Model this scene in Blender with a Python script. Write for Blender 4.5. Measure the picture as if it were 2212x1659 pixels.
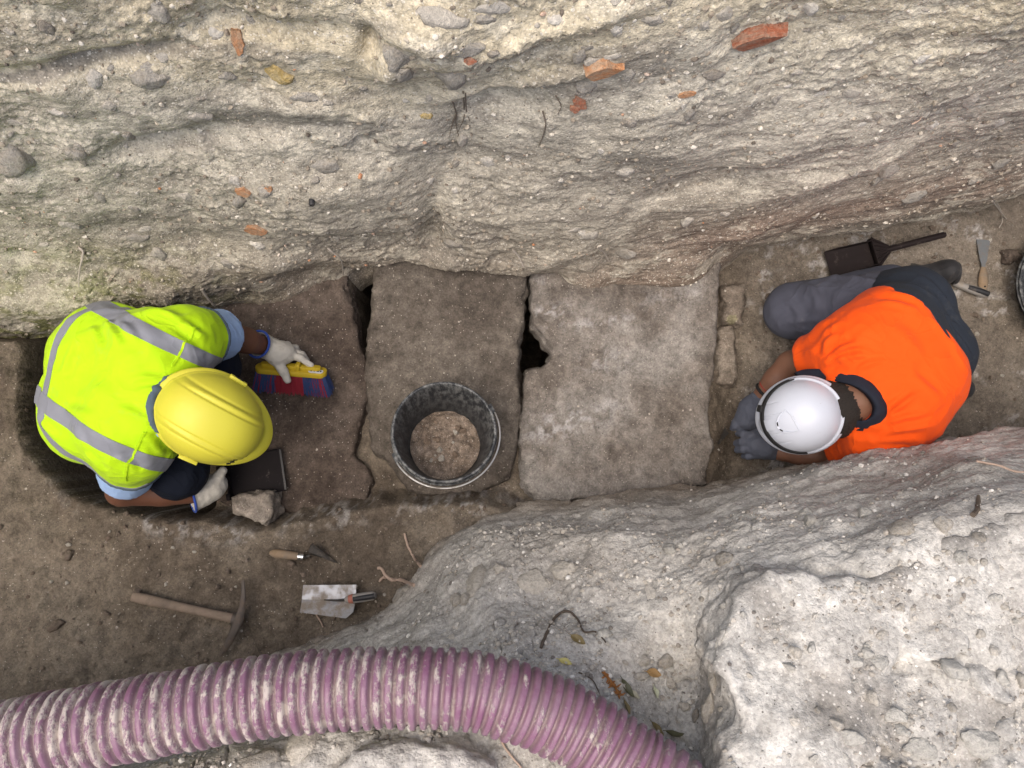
import bpy, math, random, threading
from concurrent.futures import ThreadPoolExecutor
import numpy as np
from mathutils import Vector, Matrix

for _o in list(bpy.data.objects):
    bpy.data.objects.remove(_o)
scene = bpy.context.scene
COL = scene.collection

# ------------------------------------------------------------------ camera
CAM_H = 2.75                      # metres above the slab tops
TILT = math.radians(6.0)          # leaning towards the far side of the trench
LENS = 27.0
cam_d = bpy.data.cameras.new('camera')
cam_d.lens = LENS
cam_d.sensor_width = 36.0
cam_d.clip_start = 0.05
cam_d.clip_end = 500.0
cam = bpy.data.objects.new('camera', cam_d)
cam.location = (0, 0, CAM_H)
cam.rotation_euler = (TILT, 0, 0)
COL.objects.link(cam)
scene.camera = cam

# ------------------------------------------------------------------ sky, sun, exposure
SUN_EL, SUN_AZ = math.radians(75), math.radians(230)
world = bpy.data.worlds.new('World')
scene.world = world
world.use_nodes = True
_wn = world.node_tree
_wn.nodes.clear()
_out = _wn.nodes.new('ShaderNodeOutputWorld')
_bg = _wn.nodes.new('ShaderNodeBackground')
_sky = _wn.nodes.new('ShaderNodeTexSky')
_sky.sky_type = 'NISHITA'
_sky.sun_disc = False
_sky.sun_elevation = SUN_EL
_sky.sun_rotation = SUN_AZ
_sky.air_density = 1.0
_sky.dust_density = 7.0
_sky.ozone_density = 0.6
_bg.inputs['Strength'].default_value = 0.15
_wn.links.new(_sky.outputs[0], _bg.inputs[0])
_wn.links.new(_bg.outputs[0], _out.inputs[0])

sun_d = bpy.data.lights.new('sun', 'SUN')
sun_d.energy = 1.0
sun_d.angle = math.radians(65)
sun_d.color = (1.0, 0.965, 0.905)
sun = bpy.data.objects.new('sun', sun_d)
_sd = Vector((math.sin(SUN_AZ) * math.cos(SUN_EL), math.cos(SUN_AZ) * math.cos(SUN_EL), math.sin(SUN_EL)))
sun.rotation_euler = _sd.to_track_quat('Z', 'Y').to_euler()
sun.location = _sd * 20
COL.objects.link(sun)

scene.view_settings.view_transform = 'Standard'
scene.view_settings.look = 'None'
scene.view_settings.exposure = 0.48
scene.view_settings.gamma = 1.0
scene.view_settings.use_curve_mapping = False
scene.cycles.max_bounces = 5
scene.cycles.diffuse_bounces = 3
scene.cycles.glossy_bounces = 2

# ------------------------------------------------------------------ layout helpers (photo measured on a 2212 x 1659 grid)
FPX = 2212 * LENS / 36.0
CT, ST = math.cos(TILT), math.sin(TILT)

def P(px, py, z):
    """world point at height z seen at that place of the photo"""
    dx = (px - 1106.0) / FPX
    dy = -(py - 829.5) / FPX
    wy = dy * CT + ST
    wz = dy * ST - CT
    t = (z - CAM_H) / wz
    return Vector((dx * t, wy * t, z))

def project(v):
    """world points (N,3) -> photo grid, depth"""
    x, y, z = v[:, 0], v[:, 1], v[:, 2] - CAM_H
    yc = y * CT + z * ST
    zc = -(-y * ST + z * CT)
    return 1106 + FPX * x / zc, 829.5 - FPX * yc / zc, zc

# ------------------------------------------------------------------ noise
_rs = np.random.RandomState(7)
_perm = _rs.permutation(256).astype(np.int32)
_perm = np.concatenate([_perm, _perm, _perm])
_g = _rs.normal(size=(256, 3)).astype(np.float32)
_g /= np.linalg.norm(_g, axis=1, keepdims=True)

POOL = ThreadPoolExecutor(4)
CHUNK = 24000
def threaded(fn, p):
    n = len(p)
    if n <= CHUNK:
        return fn(p)
    parts = [p[k:k + CHUNK] for k in range(0, n, CHUNK)]
    if threading.current_thread() is threading.main_thread():
        return np.concatenate(list(POOL.map(fn, parts)))
    return np.concatenate([fn(q) for q in parts])

def perlin(p):
    return threaded(_perlin, np.asarray(p, np.float32))

def _perlin(p):
    i = np.floor(p).astype(np.int32)
    f = p - i
    i &= 255
    u = f * f * f * (f * (f * 6 - 15) + 10)
    res = 0
    for dx in (0, 1):
        ux = u[:, 0] if dx else 1 - u[:, 0]
        hx = _perm[i[:, 0] + dx]
        for dy in (0, 1):
            uy = u[:, 1] if dy else 1 - u[:, 1]
            hy = _perm[hx + i[:, 1] + dy]
            for dz in (0, 1):
                uz = u[:, 2] if dz else 1 - u[:, 2]
                g = _g[_perm[hy + i[:, 2] + dz]]
                d = g[:, 0] * (f[:, 0] - dx) + g[:, 1] * (f[:, 1] - dy) + g[:, 2] * (f[:, 2] - dz)
                res = res + d * (ux * uy * uz)
    return res * 1.5

def fbm(p, scale, octaves=4, gain=0.5, lac=2.03, off=0.0, ridged=False):
    p = np.asarray(p, np.float32) * np.float32(scale) + np.float32(off)
    a, s = 1.0, 0
    for o in range(octaves):
        n = perlin(p)
        if ridged:
            n = 1 - 2 * np.abs(n)
        s = s + a * n
        a *= gain
        p = p * np.float32(lac) + np.float32(17.3)
    return s

def cells(p, scale, off=0.0, jitter=0.8, flat=False):
    r = threaded(lambda q: np.stack(_cells(q, scale, off, jitter, flat), 1), np.asarray(p, np.float32))
    return r[:, 0], r[:, 1]

def _cells(p, scale, off, jitter, flat):
    """distance to the nearest point of a jittered grid and that point's random number"""
    p = np.asarray(p, np.float32) * np.float32(scale) + np.float32(off)
    i = np.floor(p - np.float32(0.5)).astype(np.int32)
    if flat:
        i[:, 2] = 0
    best = np.full(len(p), 9.0, np.float32)
    rnd = np.zeros(len(p), np.float32)
    for dx in (0, 1):
        for dy in (0, 1):
            for dz in ((0,) if flat else (0, 1)):
                c = i + np.array([dx, dy, dz], np.int32)
                h = _perm[(_perm[(_perm[c[:, 0] & 255] + c[:, 1]) & 255] + c[:, 2]) & 255]
                q = c + np.float32(0.5) + _g[h] * np.float32(0.5 * jitter) - p
                if flat:
                    q = q[:, :2]
                d = (q * q).sum(1)
                m = d < best
                best = np.where(m, d, best)
                rnd = np.where(m, (h * np.float32(0.618034)) % 1.0, rnd)
    return np.sqrt(best), rnd

def sstep(a, b, x):
    t = np.clip((x - a) / (b - a), 0, 1)
    return t * t * (3 - 2 * t)

def poly_sd(x, y, poly):
    """signed distance to a closed polygon, negative inside"""
    poly = np.asarray(poly, np.float32)
    d = np.full(x.shape, 1e9, np.float32)
    ins = np.zeros(x.shape, bool)
    n = len(poly)
    for k in range(n):
        ax, ay = poly[k]
        bx, by = poly[(k + 1) % n]
        ex, ey = bx - ax, by - ay
        t = np.clip(((x - ax) * ex + (y - ay) * ey) / (ex * ex + ey * ey + 1e-12), 0, 1)
        d = np.minimum(d, (x - ax - t * ex) ** 2 + (y - ay - t * ey) ** 2)
        c = ((ay > y) != (by > y)) & (x < (bx - ax) * (y - ay) / (by - ay + 1e-12) + ax)
        ins ^= c
    d = np.sqrt(d)
    return np.where(ins, -d, d)

def pix_poly(pts, z):
    return [tuple(P(a, b, z)[:2]) for a, b in pts]

# ------------------------------------------------------------------ mesh helpers
def new_mesh(name, verts, faces, smooth=True):
    me = bpy.data.meshes.new(name)
    me.from_pydata(verts, [], faces)
    if smooth:
        me.shade_smooth()
    me.update()
    return me

def add(name, me, mat, parent=None, loc=None):
    o = bpy.data.objects.new(name, me)
    if mat is not None and not me.materials:
        me.materials.append(mat)
    COL.objects.link(o)
    if parent is not None:
        o.parent = parent
    if loc is not None:
        o.location = loc
    return o

def empty(name, loc=(0, 0, 0), rot=None):
    o = bpy.data.objects.new(name, None)
    o.empty_display_size = 0.05
    o.location = loc
    if rot is not None:
        o.rotation_euler = rot
    COL.objects.link(o)
    return o

def tag(o, label=None, cat=None, group=None, kind=None):
    if label: o['label'] = label
    if cat: o['category'] = cat
    if group: o['group'] = group
    if kind: o['kind'] = kind
    return o

def grid_faces(nu, nv, wrap_u=False):
    """quads of an (nv rows, nu columns) vertex grid"""
    idx = np.arange(nu * nv).reshape(nv, nu)
    if wrap_u:
        idx = np.concatenate([idx, idx[:, :1]], 1)
    a = idx[:-1, :-1].ravel(); b = idx[:-1, 1:].ravel()
    c = idx[1:, 1:].ravel(); d = idx[1:, :-1].ravel()
    return np.stack([a, b, c, d], 1)

def vnormals(v, f):
    n = np.zeros_like(v)
    fn = np.cross(v[f[:, 2]] - v[f[:, 0]], v[f[:, 3]] - v[f[:, 1]])
    for k in range(4):
        np.add.at(n, f[:, k], fn)
    return n / (np.linalg.norm(n, axis=1, keepdims=True) + 1e-12)

class MB:
    """collects simple solids into one mesh"""
    def __init__(self):
        self.v = []; self.f = []; self.n = 0
    def put(self, v, f):
        self.v += [tuple(q) for q in v]
        self.f += [tuple(i + self.n for i in q) for q in f]
        self.n += len(v)
    def box(self, lo, hi, M=None):
        v = [Vector((x, y, z)) for z in (lo[2], hi[2]) for y in (lo[1], hi[1]) for x in (lo[0], hi[0])]
        if M: v = [M @ q for q in v]
        self.put(v, [(0, 2, 3, 1), (4, 5, 7, 6), (0, 1, 5, 4), (2, 6, 7, 3), (0, 4, 6, 2), (1, 3, 7, 5)])
    def prism(self, outline, z0, z1, M=None, top_scale=1.0):
        n = len(outline)
        cx = sum(p[0] for p in outline) / n; cy = sum(p[1] for p in outline) / n
        v = [Vector((p[0], p[1], z0)) for p in outline]
        v += [Vector((cx + (p[0] - cx) * top_scale, cy + (p[1] - cy) * top_scale, z1)) for p in outline]
        if M: v = [M @ q for q in v]
        f = [tuple(range(n - 1, -1, -1)), tuple(range(n, 2 * n))]
        f += [(k, (k + 1) % n, n + (k + 1) % n, n + k) for k in range(n)]
        self.put(v, f)
    def tube(self, pts, radii, seg=10, squash=None, up=(0, 0, 1)):
        pts = [Vector(p) for p in pts]
        if not hasattr(radii, '__len__'): radii = [radii] * len(pts)
        rows = []
        for k, p in enumerate(pts):
            d = (pts[min(k + 1, len(pts) - 1)] - pts[max(k - 1, 0)]).normalized()
            u = Vector(up)
            if abs(d.dot(u)) > 0.95: u = Vector((1, 0, 0))
            s = d.cross(u).normalized(); t = s.cross(d)
            sq = squash if squash else 1.0
            rows.append([p + s * (radii[k] * math.cos(a)) + t * (radii[k] * sq * math.sin(a))
                         for a in [2 * math.pi * j / seg for j in range(seg)]])
        v = [q for r in rows for q in r]
        f = []
        for k in range(len(rows) - 1):
            for j in range(seg):
                f.append((k * seg + j, k * seg + (j + 1) % seg, (k + 1) * seg + (j + 1) % seg, (k + 1) * seg + j))
        f.append(tuple(range(seg - 1, -1, -1)))
        f.append(tuple(range((len(rows) - 1) * seg, len(rows) * seg)))
        self.put(v, f)
    def build(self, name, mat, parent=None, smooth=True, bevel=0.0, seg=2):
        me = bpy.data.meshes.new(name)
        me.from_pydata(self.v, [], self.f)
        me.update()
        if bevel > 0:
            import bmesh
            bm = bmesh.new(); bm.from_mesh(me)
            bmesh.ops.recalc_face_normals(bm, faces=bm.faces)
            ed = [e for e in bm.edges if len(e.link_faces) == 2 and e.calc_face_angle(0) > 0.5]
            bmesh.ops.bevel(bm, geom=ed, offset=bevel, segments=seg, profile=0.5, affect='EDGES')
            bm.to_mesh(me); bm.free()
        if smooth:
            me.shade_smooth()
            try:
                me.set_sharp_from_angle(angle=math.radians(40))
            except Exception:
                pass
        return add(name, me, mat, parent)

# ------------------------------------------------------------------ signed-distance modelling
def V(*a):
    return np.array(a, np.float32)

def rcone(p, a, b, r1, r2):
    a = np.array(a, np.float32); b = np.array(b, np.float32)
    ba = b - a
    l2 = float(ba @ ba) + 1e-9
    t = np.clip((p - a) @ ba / l2, 0, 1)
    q = p - a - t[:, None] * ba
    return np.sqrt(np.einsum('ij,ij->i', q, q)) - (r1 + (r2 - r1) * t)

def ellip(p, c, r, R=None):
    q = p - np.array(c, np.float32)
    if R is not None:
        q = q @ np.array(R, np.float32)          # columns of R are the axes
    r = np.array(r, np.float32)
    k0 = np.linalg.norm(q / r, axis=1)
    k1 = np.linalg.norm(q / (r * r), axis=1) + 1e-9
    return k0 * (k0 - 1) / k1

def smin(a, b, k):
    h = np.clip(0.5 + 0.5 * (b - a) / k, 0, 1)
    return b + (a - b) * h - k * h * (1 - h)

def smax(a, b, k):
    return -smin(-a, -b, k)

def plane3(a, b, c, inside):
    """half-space through three points; negative on the side of `inside`"""
    a, b, c, s = [np.array(q, np.float32) for q in (a, b, c, inside)]
    n = np.cross(b - a, c - a); n /= np.linalg.norm(n)
    if (s - a) @ n > 0: n = -n
    return lambda p: (p - a) @ n

def planen(a, n):
    a = np.array(a, np.float32); n = np.array(n, np.float32); n = n / np.linalg.norm(n)
    return lambda p: (p - a) @ n

def mesh_sdf(fn, lo, hi, h):
    lo = np.array(lo, np.float32); hi = np.array(hi, np.float32)
    dim = np.ceil((hi - lo) / h).astype(int) + 1
    g = np.stack(np.meshgrid(*[lo[k] + h * np.arange(dim[k], dtype=np.float32) for k in range(3)], indexing='ij'), -1)
    F = threaded(fn, g.reshape(-1, 3)).reshape(dim).astype(np.float32)
    F[0], F[-1], F[:, 0], F[:, -1], F[:, :, 0], F[:, :, -1] = [np.maximum(s, h * 0.3) for s in
        (F[0], F[-1], F[:, 0], F[:, -1], F[:, :, 0], F[:, :, -1])]
    ins = F < 0
    cnt = np.zeros(dim - 1, np.int8)
    for dx in (0, 1):
        for dy in (0, 1):
            for dz in (0, 1):
                cnt += ins[dx:dim[0] - 1 + dx, dy:dim[1] - 1 + dy, dz:dim[2] - 1 + dz]
    act = np.argwhere((cnt > 0) & (cnt < 8))
    vid = -np.ones(dim - 1, np.int64)
    vid[act[:, 0], act[:, 1], act[:, 2]] = np.arange(len(act))
    acc = np.zeros((len(act), 3), np.float32); num = np.zeros(len(act), np.float32)
    cor = [np.array([x, y, z]) for x in (0, 1) for y in (0, 1) for z in (0, 1)]
    for ca in cor:
        for ax in range(3):
            if ca[ax]: continue
            cb = ca.copy(); cb[ax] = 1
            ia = act + ca; ib = act + cb
            fa = F[ia[:, 0], ia[:, 1], ia[:, 2]]; fb = F[ib[:, 0], ib[:, 1], ib[:, 2]]
            m = (fa < 0) != (fb < 0)
            t = np.where(m, fa / np.where(m, fa - fb, 1), 0)
            pt = ca[None].astype(np.float32).repeat(len(act), 0)
            pt[:, ax] = t
            acc[m] += pt[m]; num[m] += 1
    verts = lo + h * (act + acc / np.maximum(num, 1)[:, None])
    faces = []
    for ax in range(3):
        o1, o2 = [(1, 2), (2, 0), (0, 1)][ax]
        sa = [slice(1, -1)] * 3; sa[ax] = slice(0, -1)
        sb = [slice(1, -1)] * 3; sb[ax] = slice(1, None)
        A, B = ins[tuple(sa)], ins[tuple(sb)]
        for flip, mask in ((False, A & ~B), (True, ~A & B)):
            e = np.argwhere(mask)
            if not len(e): continue
            off = np.ones(3, int); off[ax] = 0
            e = e + off
            q = []
            for d1, d2 in ((-1, -1), (0, -1), (0, 0), (-1, 0)):
                c = e.copy(); c[:, o1] += d1; c[:, o2] += d2
                q.append(vid[c[:, 0], c[:, 1], c[:, 2]])
            q = np.stack(q, 1)
            faces.append(q[:, ::-1] if flip else q)
    return verts, np.concatenate(faces)

def relax(v, f, it=2, w=0.5):
    for _ in range(it):
        s = np.zeros_like(v); n = np.zeros(len(v), np.float32)
        for a, b in ((0, 1), (1, 2), (2, 3), (3, 0)):
            np.add.at(s, f[:, a], v[f[:, b]]); np.add.at(s, f[:, b], v[f[:, a]])
            np.add.at(n, f[:, a], 1); np.add.at(n, f[:, b], 1)
        v = v * (1 - w) + w * s / n[:, None]
    return v

# ------------------------------------------------------------------ materials
def nodes_of(name):
    m = bpy.data.materials.new(name)
    m.use_nodes = True
    nt = m.node_tree
    nt.nodes.clear()
    out = nt.nodes.new('ShaderNodeOutputMaterial')
    b = nt.nodes.new('ShaderNodeBsdfPrincipled')
    nt.links.new(b.outputs[0], out.inputs[0])
    return m, nt, b

class NT:
    def __init__(self, nt):
        self.nt = nt
        tc = nt.nodes.new('ShaderNodeTexCoord')
        self.co = tc.outputs['Object']
    def link(self, a, b): self.nt.links.new(a, b)
    def noise(self, scale, detail=6, rough=0.6, co=None, dist=0.0):
        n = self.nt.nodes.new('ShaderNodeTexNoise')
        n.inputs['Scale'].default_value = scale
        n.inputs['Detail'].default_value = detail
        n.inputs['Roughness'].default_value = rough
        n.inputs['Distortion'].default_value = dist
        self.link(co or self.co, n.inputs['Vector'])
        return n.outputs['Fac']
    def voro(self, scale, co=None, rnd=1.0):
        n = self.nt.nodes.new('ShaderNodeTexVoronoi')
        n.inputs['Scale'].default_value = scale
        n.inputs['Randomness'].default_value = rnd
        self.link(co or self.co, n.inputs['Vector'])
        return n.outputs['Distance'], n.outputs['Color']
    def ramp(self, fac, stops):
        n = self.nt.nodes.new('ShaderNodeValToRGB')
        e = n.color_ramp.elements
        while len(e) < len(stops): e.new(0.5)
        for k, (p, c) in enumerate(stops):
            e[k].position = p
            e[k].color = (c, c, c, 1) if not hasattr(c, '__len__') else tuple(c) + (1,)
        self.link(fac, n.inputs['Fac'])
        return n.outputs['Color']
    def mix(self, fac, a, b, mode='MIX'):
        n = self.nt.nodes.new('ShaderNodeMix')
        n.data_type = 'RGBA'; n.blend_type = mode
        for s, v in ((n.inputs[0], fac), (n.inputs[6], a), (n.inputs[7], b)):
            if hasattr(v, 'is_output'): self.link(v, s)
            elif hasattr(v, '__len__'): s.default_value = tuple(v) + (1,)
            else: s.default_value = v
        return n.outputs[2]
    def math(self, op, a, b=0.0, clamp=False):
        n = self.nt.nodes.new('ShaderNodeMath'); n.operation = op; n.use_clamp = clamp
        for s, v in ((n.inputs[0], a), (n.inputs[1], b)):
            if hasattr(v, 'is_output'): self.link(v, s)
            else: s.default_value = v
        return n.outputs[0]
    def mapping(self, scale=(1, 1, 1), rot=(0, 0, 0), loc=(0, 0, 0), co=None):
        n = self.nt.nodes.new('ShaderNodeMapping')
        n.inputs['Scale'].default_value = scale; n.inputs['Rotation'].default_value = rot
        n.inputs['Location'].default_value = loc
        self.link(co or self.co, n.inputs['Vector'])
        return n.outputs[0]
    def sep(self, co=None):
        n = self.nt.nodes.new('ShaderNodeSeparateXYZ'); self.link(co or self.co, n.inputs[0])
        return n.outputs
    def bump(self, h, dist, strength=1.0, normal=None):
        n = self.nt.nodes.new('ShaderNodeBump')
        n.inputs['Strength'].default_value = strength; n.inputs['Distance'].default_value = dist
        self.link(h, n.inputs['Height'])
        if normal: self.link(normal, n.inputs['Normal'])
        return n.outputs[0]
    def attr(self, name):
        n = self.nt.nodes.new('ShaderNodeAttribute'); n.attribute_name = name
        return n.outputs['Fac'], n.outputs['Color']

def simple(name, col, rough=0.6, metal=0.0, var=0.15, scale=30, bump=0.0, bscale=200, spec=0.4, coat=0.0, dirt=None, dirt_amt=0.5, dirt_scale=14):
    m, nt, b = nodes_of(name)
    t = NT(nt)
    n = t.noise(scale, 6, 0.6)
    c = t.mix(n, tuple(x * (1 - var) for x in col), tuple(min(1, x * (1 + var)) for x in col))
    if dirt is not None:
        d = t.ramp(t.noise(dirt_scale, 8, 0.7), [(1 - dirt_amt - 0.12 + 0.06, 0.0), (min(1, 1 - dirt_amt + 0.12), 1.0)])
        c = t.mix(d, c, dirt)
        r = t.mix(d, (rough,) * 3, (0.9,) * 3)
        t.link(r, b.inputs['Roughness'])
    else:
        b.inputs['Roughness'].default_value = rough
    t.link(c, b.inputs['Base Color'])
    b.inputs['Metallic'].default_value = metal
    b.inputs['Specular IOR Level'].default_value = spec
    b.inputs['Coat Weight'].default_value = coat
    if bump:
        t.link(t.bump(t.noise(bscale, 4, 0.6), bump), b.inputs['Normal'])
    return m

def put_col(me, col):
    a = me.attributes.new('col', 'FLOAT_COLOR', 'POINT')
    c = np.ones((len(col), 4), np.float32); c[:, :3] = np.clip(col, 0.005, 0.9)
    a.data.foreach_set('color', c.ravel())

def lerp(a, b, k):
    a = np.asarray(a, np.float32); b = np.asarray(b, np.float32)
    k = np.asarray(k, np.float32)[:, None]
    return a + (b - a) * k

def ramp3(t, stops):
    ps = [q[0] for q in stops]
    return np.stack([np.interp(t, ps, [q[1][k] for q in stops]) for k in range(3)], 1).astype(np.float32)

def earth(name, fleck=0.06, fleck_col=(0.62, 0.58, 0.52), dark=0.04, bump=0.012, grain=(0.72, 1.25), co_scale=(1, 1, 1), co_rot=(0, 0, 0), fscale=75):
    """soil: the mesh carries its large colour patches; grain, pale grit, dark pores and relief come from here"""
    m, nt, b = nodes_of(name)
    t = NT(nt)
    co = t.mapping(co_scale, co_rot)
    _, c = t.attr('col')
    mid = t.noise(30, 5, 0.75, co)
    c = t.mix(1.0, c, t.ramp(mid, [(0.30, grain[0] * 0.8), (0.5, 1.0), (0.70, grain[1] * 1.1)]), 'MULTIPLY')
    d1, r1 = t.voro(fscale, co)
    s1 = t.sep(r1)
    f1 = t.math('MULTIPLY', t.math('LESS_THAN', t.math('ADD', d1, t.math('MULTIPLY', mid, 0.5)), t.math('ADD', t.math('MULTIPLY', s1[1], 0.34), 0.26)), t.math('GREATER_THAN', s1[0], 1 - fleck))
    c = t.mix(t.math('MULTIPLY', f1, 0.85), c, fleck_col)
    d2, r2 = t.voro(fscale * 2.6, co)
    s2 = t.sep(r2)
    c = t.mix(1.0, c, t.ramp(s2[2], [(0.0, grain[0]), (1.0, grain[1])]), 'MULTIPLY')
    f2 = t.math('MULTIPLY', t.math('LESS_THAN', d2, 0.36), t.math('GREATER_THAN', s2[0], 1 - fleck * 1.2))
    c = t.mix(t.math('MULTIPLY', f2, 0.8), c, fleck_col)
    f3 = t.math('MULTIPLY', t.math('LESS_THAN', d2, 0.32), t.math('LESS_THAN', s2[1], dark))
    c = t.mix(t.math('MULTIPLY', f3, 0.75), c, (0.05, 0.042, 0.035))
    t.link(c, b.inputs['Base Color'])
    b.inputs['Roughness'].default_value = 0.95
    b.inputs['Specular IOR Level'].default_value = 0.15
    h = t.math('SUBTRACT', mid, t.math('MULTIPLY', d1, 0.16))
    h = t.math('SUBTRACT', h, t.math('MULTIPLY', d2, 0.12))
    t.link(t.bump(h, bump), b.inputs['Normal'])
    return m

# ================================================================== SETTING
def xw(px, z=0.0, py=830):
    return P(px, py, z)[0]

# ---- ground materials (grain and relief; the colour patches sit on the meshes)
M_wall = earth('section_soil', fleck=0.20, fleck_col=(0.66, 0.62, 0.54), dark=0.035, bump=0.0095, grain=(0.78, 1.2), co_scale=(0.9, 1.0, 1.12), co_rot=(0, -0.2, 0), fscale=70)
M_floor = earth('trench_soil', fleck=0.02, fleck_col=(0.42, 0.38, 0.33), dark=0.04, bump=0.009, grain=(0.8, 1.17))
M_bank = earth('dusty_bank', fleck=0.07, fleck_col=(0.55, 0.53, 0.49), dark=0.015, bump=0.0075, grain=(0.82, 1.15))
M_crust = earth('lime_crust', fleck=0.08, fleck_col=(0.58, 0.56, 0.52), dark=0.02, bump=0.008, grain=(0.82, 1.15), fscale=60)

def soil_col(p, stops, off, scale=2.2, mid=0.22, s2=11.0):
    n = fbm(p, scale, 4, 0.6, off=off)
    c = ramp3(n * 0.5 + 0.5, stops)
    m = fbm(p, s2, 4, 0.65, off=off + 7)
    return c * (1 + mid * m)[:, None]

# ---- trench floor, ledge and the pit the kneeling worker sits in
LEDGE = pix_poly([(-900, 700), (40, 735), (72, 800), (62, 880), (76, 960), (108, 1014), (160, 1064), (240, 1094), (330, 1112), (450, 1126),
                  (560, 1140), (640, 1118), (740, 1100), (850, 1082), (960, 1084), (1040, 1074), (1110, 1100), (1110, 1900), (-900, 1900)], 0.12)
PIT = pix_poly([(72, 800), (62, 880), (76, 960), (108, 1014), (160, 1064), (240, 1094), (330, 1112), (440, 1118), (455, 1040), (440, 900), (450, 760), (420, 640), (200, 640), (90, 720)], 0.05)
CAVITY = pix_poly([(742, 520), (1222, 520), (1222, 900), (1150, 960), (800, 950), (770, 830)], 0.0)

def floor_base(x, y):
    p = np.stack([x, y, np.zeros_like(x)], 1).astype(np.float32)
    n1 = fbm(p, 3.1, 4, 0.5, off=3.0)
    n2 = fbm(p, 13, 4, 0.55, off=9.0)
    xr = xw(1562)
    z = -0.045 - 0.065 * sstep(xr - 0.05, xr + 0.06, x)
    z = z + 0.010 * n1 + 0.006 * n2
    sdl = poly_sd(x, y, LEDGE) + 0.018 * n2
    led = 0.125 + 0.03 * n1 + 0.016 * n2 + 0.06 * sstep(-0.25, -0.9, y) * sstep(-0.6, -1.6, x)
    k = sstep(0.045, -0.02, sdl)
    z = z * (1 - k) + led * k
    sdp = poly_sd(x, y, PIT) + 0.015 * n2
    k = sstep(0.0, -0.036, sdp)
    z = z * (1 - k) + (-0.36 + 0.012 * n1) * k
    k = sstep(0.0, -0.05, poly_sd(x, y, CAVITY) + 0.01 * n2)
    z = z * (1 - k) + (-1.15 + 0.03 * n1 + 0.02 * n2) * k
    # closed ends of the trench, out of the picture
    z = z + 1.35 * sstep(-2.15, -2.55, x + 0.06 * n1) + 1.35 * sstep(3.7, 4.2, x + 0.06 * n1)
    return z

def floor_z(x, y):
    x = np.asarray(x, np.float32).ravel(); y = np.asarray(y, np.float32).ravel()
    z = floor_base(x, y)
    p = np.stack([x, y, z], 1)
    z = z + 0.0062 * fbm(p, 34, 4, 0.65, off=1.0)
    d, r = cells(p, 24, off=2.0, flat=True)
    z = z + np.where(r > 0.55, 0.016 * r * np.clip(0.42 - d, 0, 1), 0)
    return z

def spaced(lo, a, b, hi, fine, coarse):
    g = np.concatenate([np.arange(lo, a - coarse * .3, coarse), np.arange(a, b - fine * .3, fine), np.arange(b, hi + coarse, coarse)])
    return g.astype(np.float32)

gx = spaced(-2.9, -2.0, 2.1, 4.6, 0.0072, 0.05)
gy = spaced(-1.05, -0.85, 1.12, 1.4, 0.0072, 0.05)
X, Y = np.meshgrid(gx, gy)
x, y = X.ravel(), Y.ravel()
z = floor_z(x, y)
floor_v = np.stack([x, y, z], 1)
floor_f = grid_faces(len(gx), len(gy))
me = new_mesh('trench_floor', floor_v, floor_f)
fl = add('trench_floor', me, M_floor)
tag(fl, kind='structure', label='brown earth floor of the trench with its low ledge and pit')
sdl = poly_sd(x, y, LEDGE)
p2 = np.stack([x, y, z * 0], 1)
col = soil_col(p2, [(0.25, (0.108, 0.084, 0.066)), (0.5, (0.150, 0.120, 0.095)), (0.75, (0.198, 0.162, 0.131))], 3)
col = col * np.array([0.95, 0.985, 0.96], np.float32)
grey = sstep(xw(1560), xw(1700), x) * 0.75
col = lerp(col, lerp(col, (0.23, 0.205, 0.175), np.full(len(x), 0.5)), grey)
big = fbm(p2, 5.5, 4, 0.6, off=31)
lime = np.exp(-((sdl + 0.012) / 0.045) ** 2) * sstep(-0.25, 0.35, big) * sstep(-1.7, -1.2, x) * 0.95
lime = np.maximum(lime, sstep(xw(1600), xw(1690), x) * sstep(0.0, 0.5, big) * sstep(0.05, 0.16, sdl))
lime = lime * sstep(-0.02, 0.28, fbm(p2, 24, 4, 0.75, off=13))
col = lerp(col, (0.44, 0.425, 0.41), 0.7 * lime)
put_col(me, col)

# ---- far section: the tall earth face, measured along its foot
WB = [(-2.95, 0.16), (-2.4, 0.27), tuple(P(0, 745, 0)[:2]), tuple(P(150, 700, 0)[:2]), tuple(P(350, 652, 0)[:2]), tuple(P(600, 634, 0)[:2]), tuple(P(760, 604, 0)[:2]),
      tuple(P(880, 592, 0)[:2]), tuple(P(1000, 610, 0)[:2]), tuple(P(1130, 596, 0)[:2]), tuple(P(1250, 606, 0)[:2]), tuple(P(1400, 583, 0)[:2]), tuple(P(1600, 552, 0)[:2]),
      tuple(P(1800, 522, 0)[:2]), tuple(P(2000, 492, 0)[:2]), tuple(P(2110, 458, 0)[:2]), tuple(P(2212, 412, 0)[:2]), (2.5, 1.22), (3.4, 1.38), (4.7, 1.5)]
WBX = np.array([q[0] for q in WB]); WBY = np.array([q[1] for q in WB])
def wall_foot(x):
    k = np.linspace(-0.06, 0.06, 9)
    return np.mean([np.interp(x + d, WBX, WBY) for d in k], axis=0)
WALL_H = 1.5
wx = spaced(-2.95, -2.0, 2.05, 4.7, 0.0048, 0.05)
wz = np.concatenate([np.arange(-0.2, -0.03, 0.03), np.arange(-0.03, 1.36, 0.0046), np.arange(1.36, WALL_H, 0.015)]).astype(np.float32)
ov = np.array([0.01, 0.03, 0.07, 0.14, 0.25, 0.4, 0.6], np.float32)      # rolls over on to the field above
nr = len(wz) + len(ov)
U = np.tile(wx, (nr, 1))
Zp = np.concatenate([np.tile(wz[:, None], (1, len(wx))), np.full((len(ov), len(wx)), WALL_H, np.float32) + 0.02 * np.sqrt(ov)[:, None]])
foot = wall_foot(wx)
topy = np.maximum(0.955 + 0.0 * wx, foot + 0.10)
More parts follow.
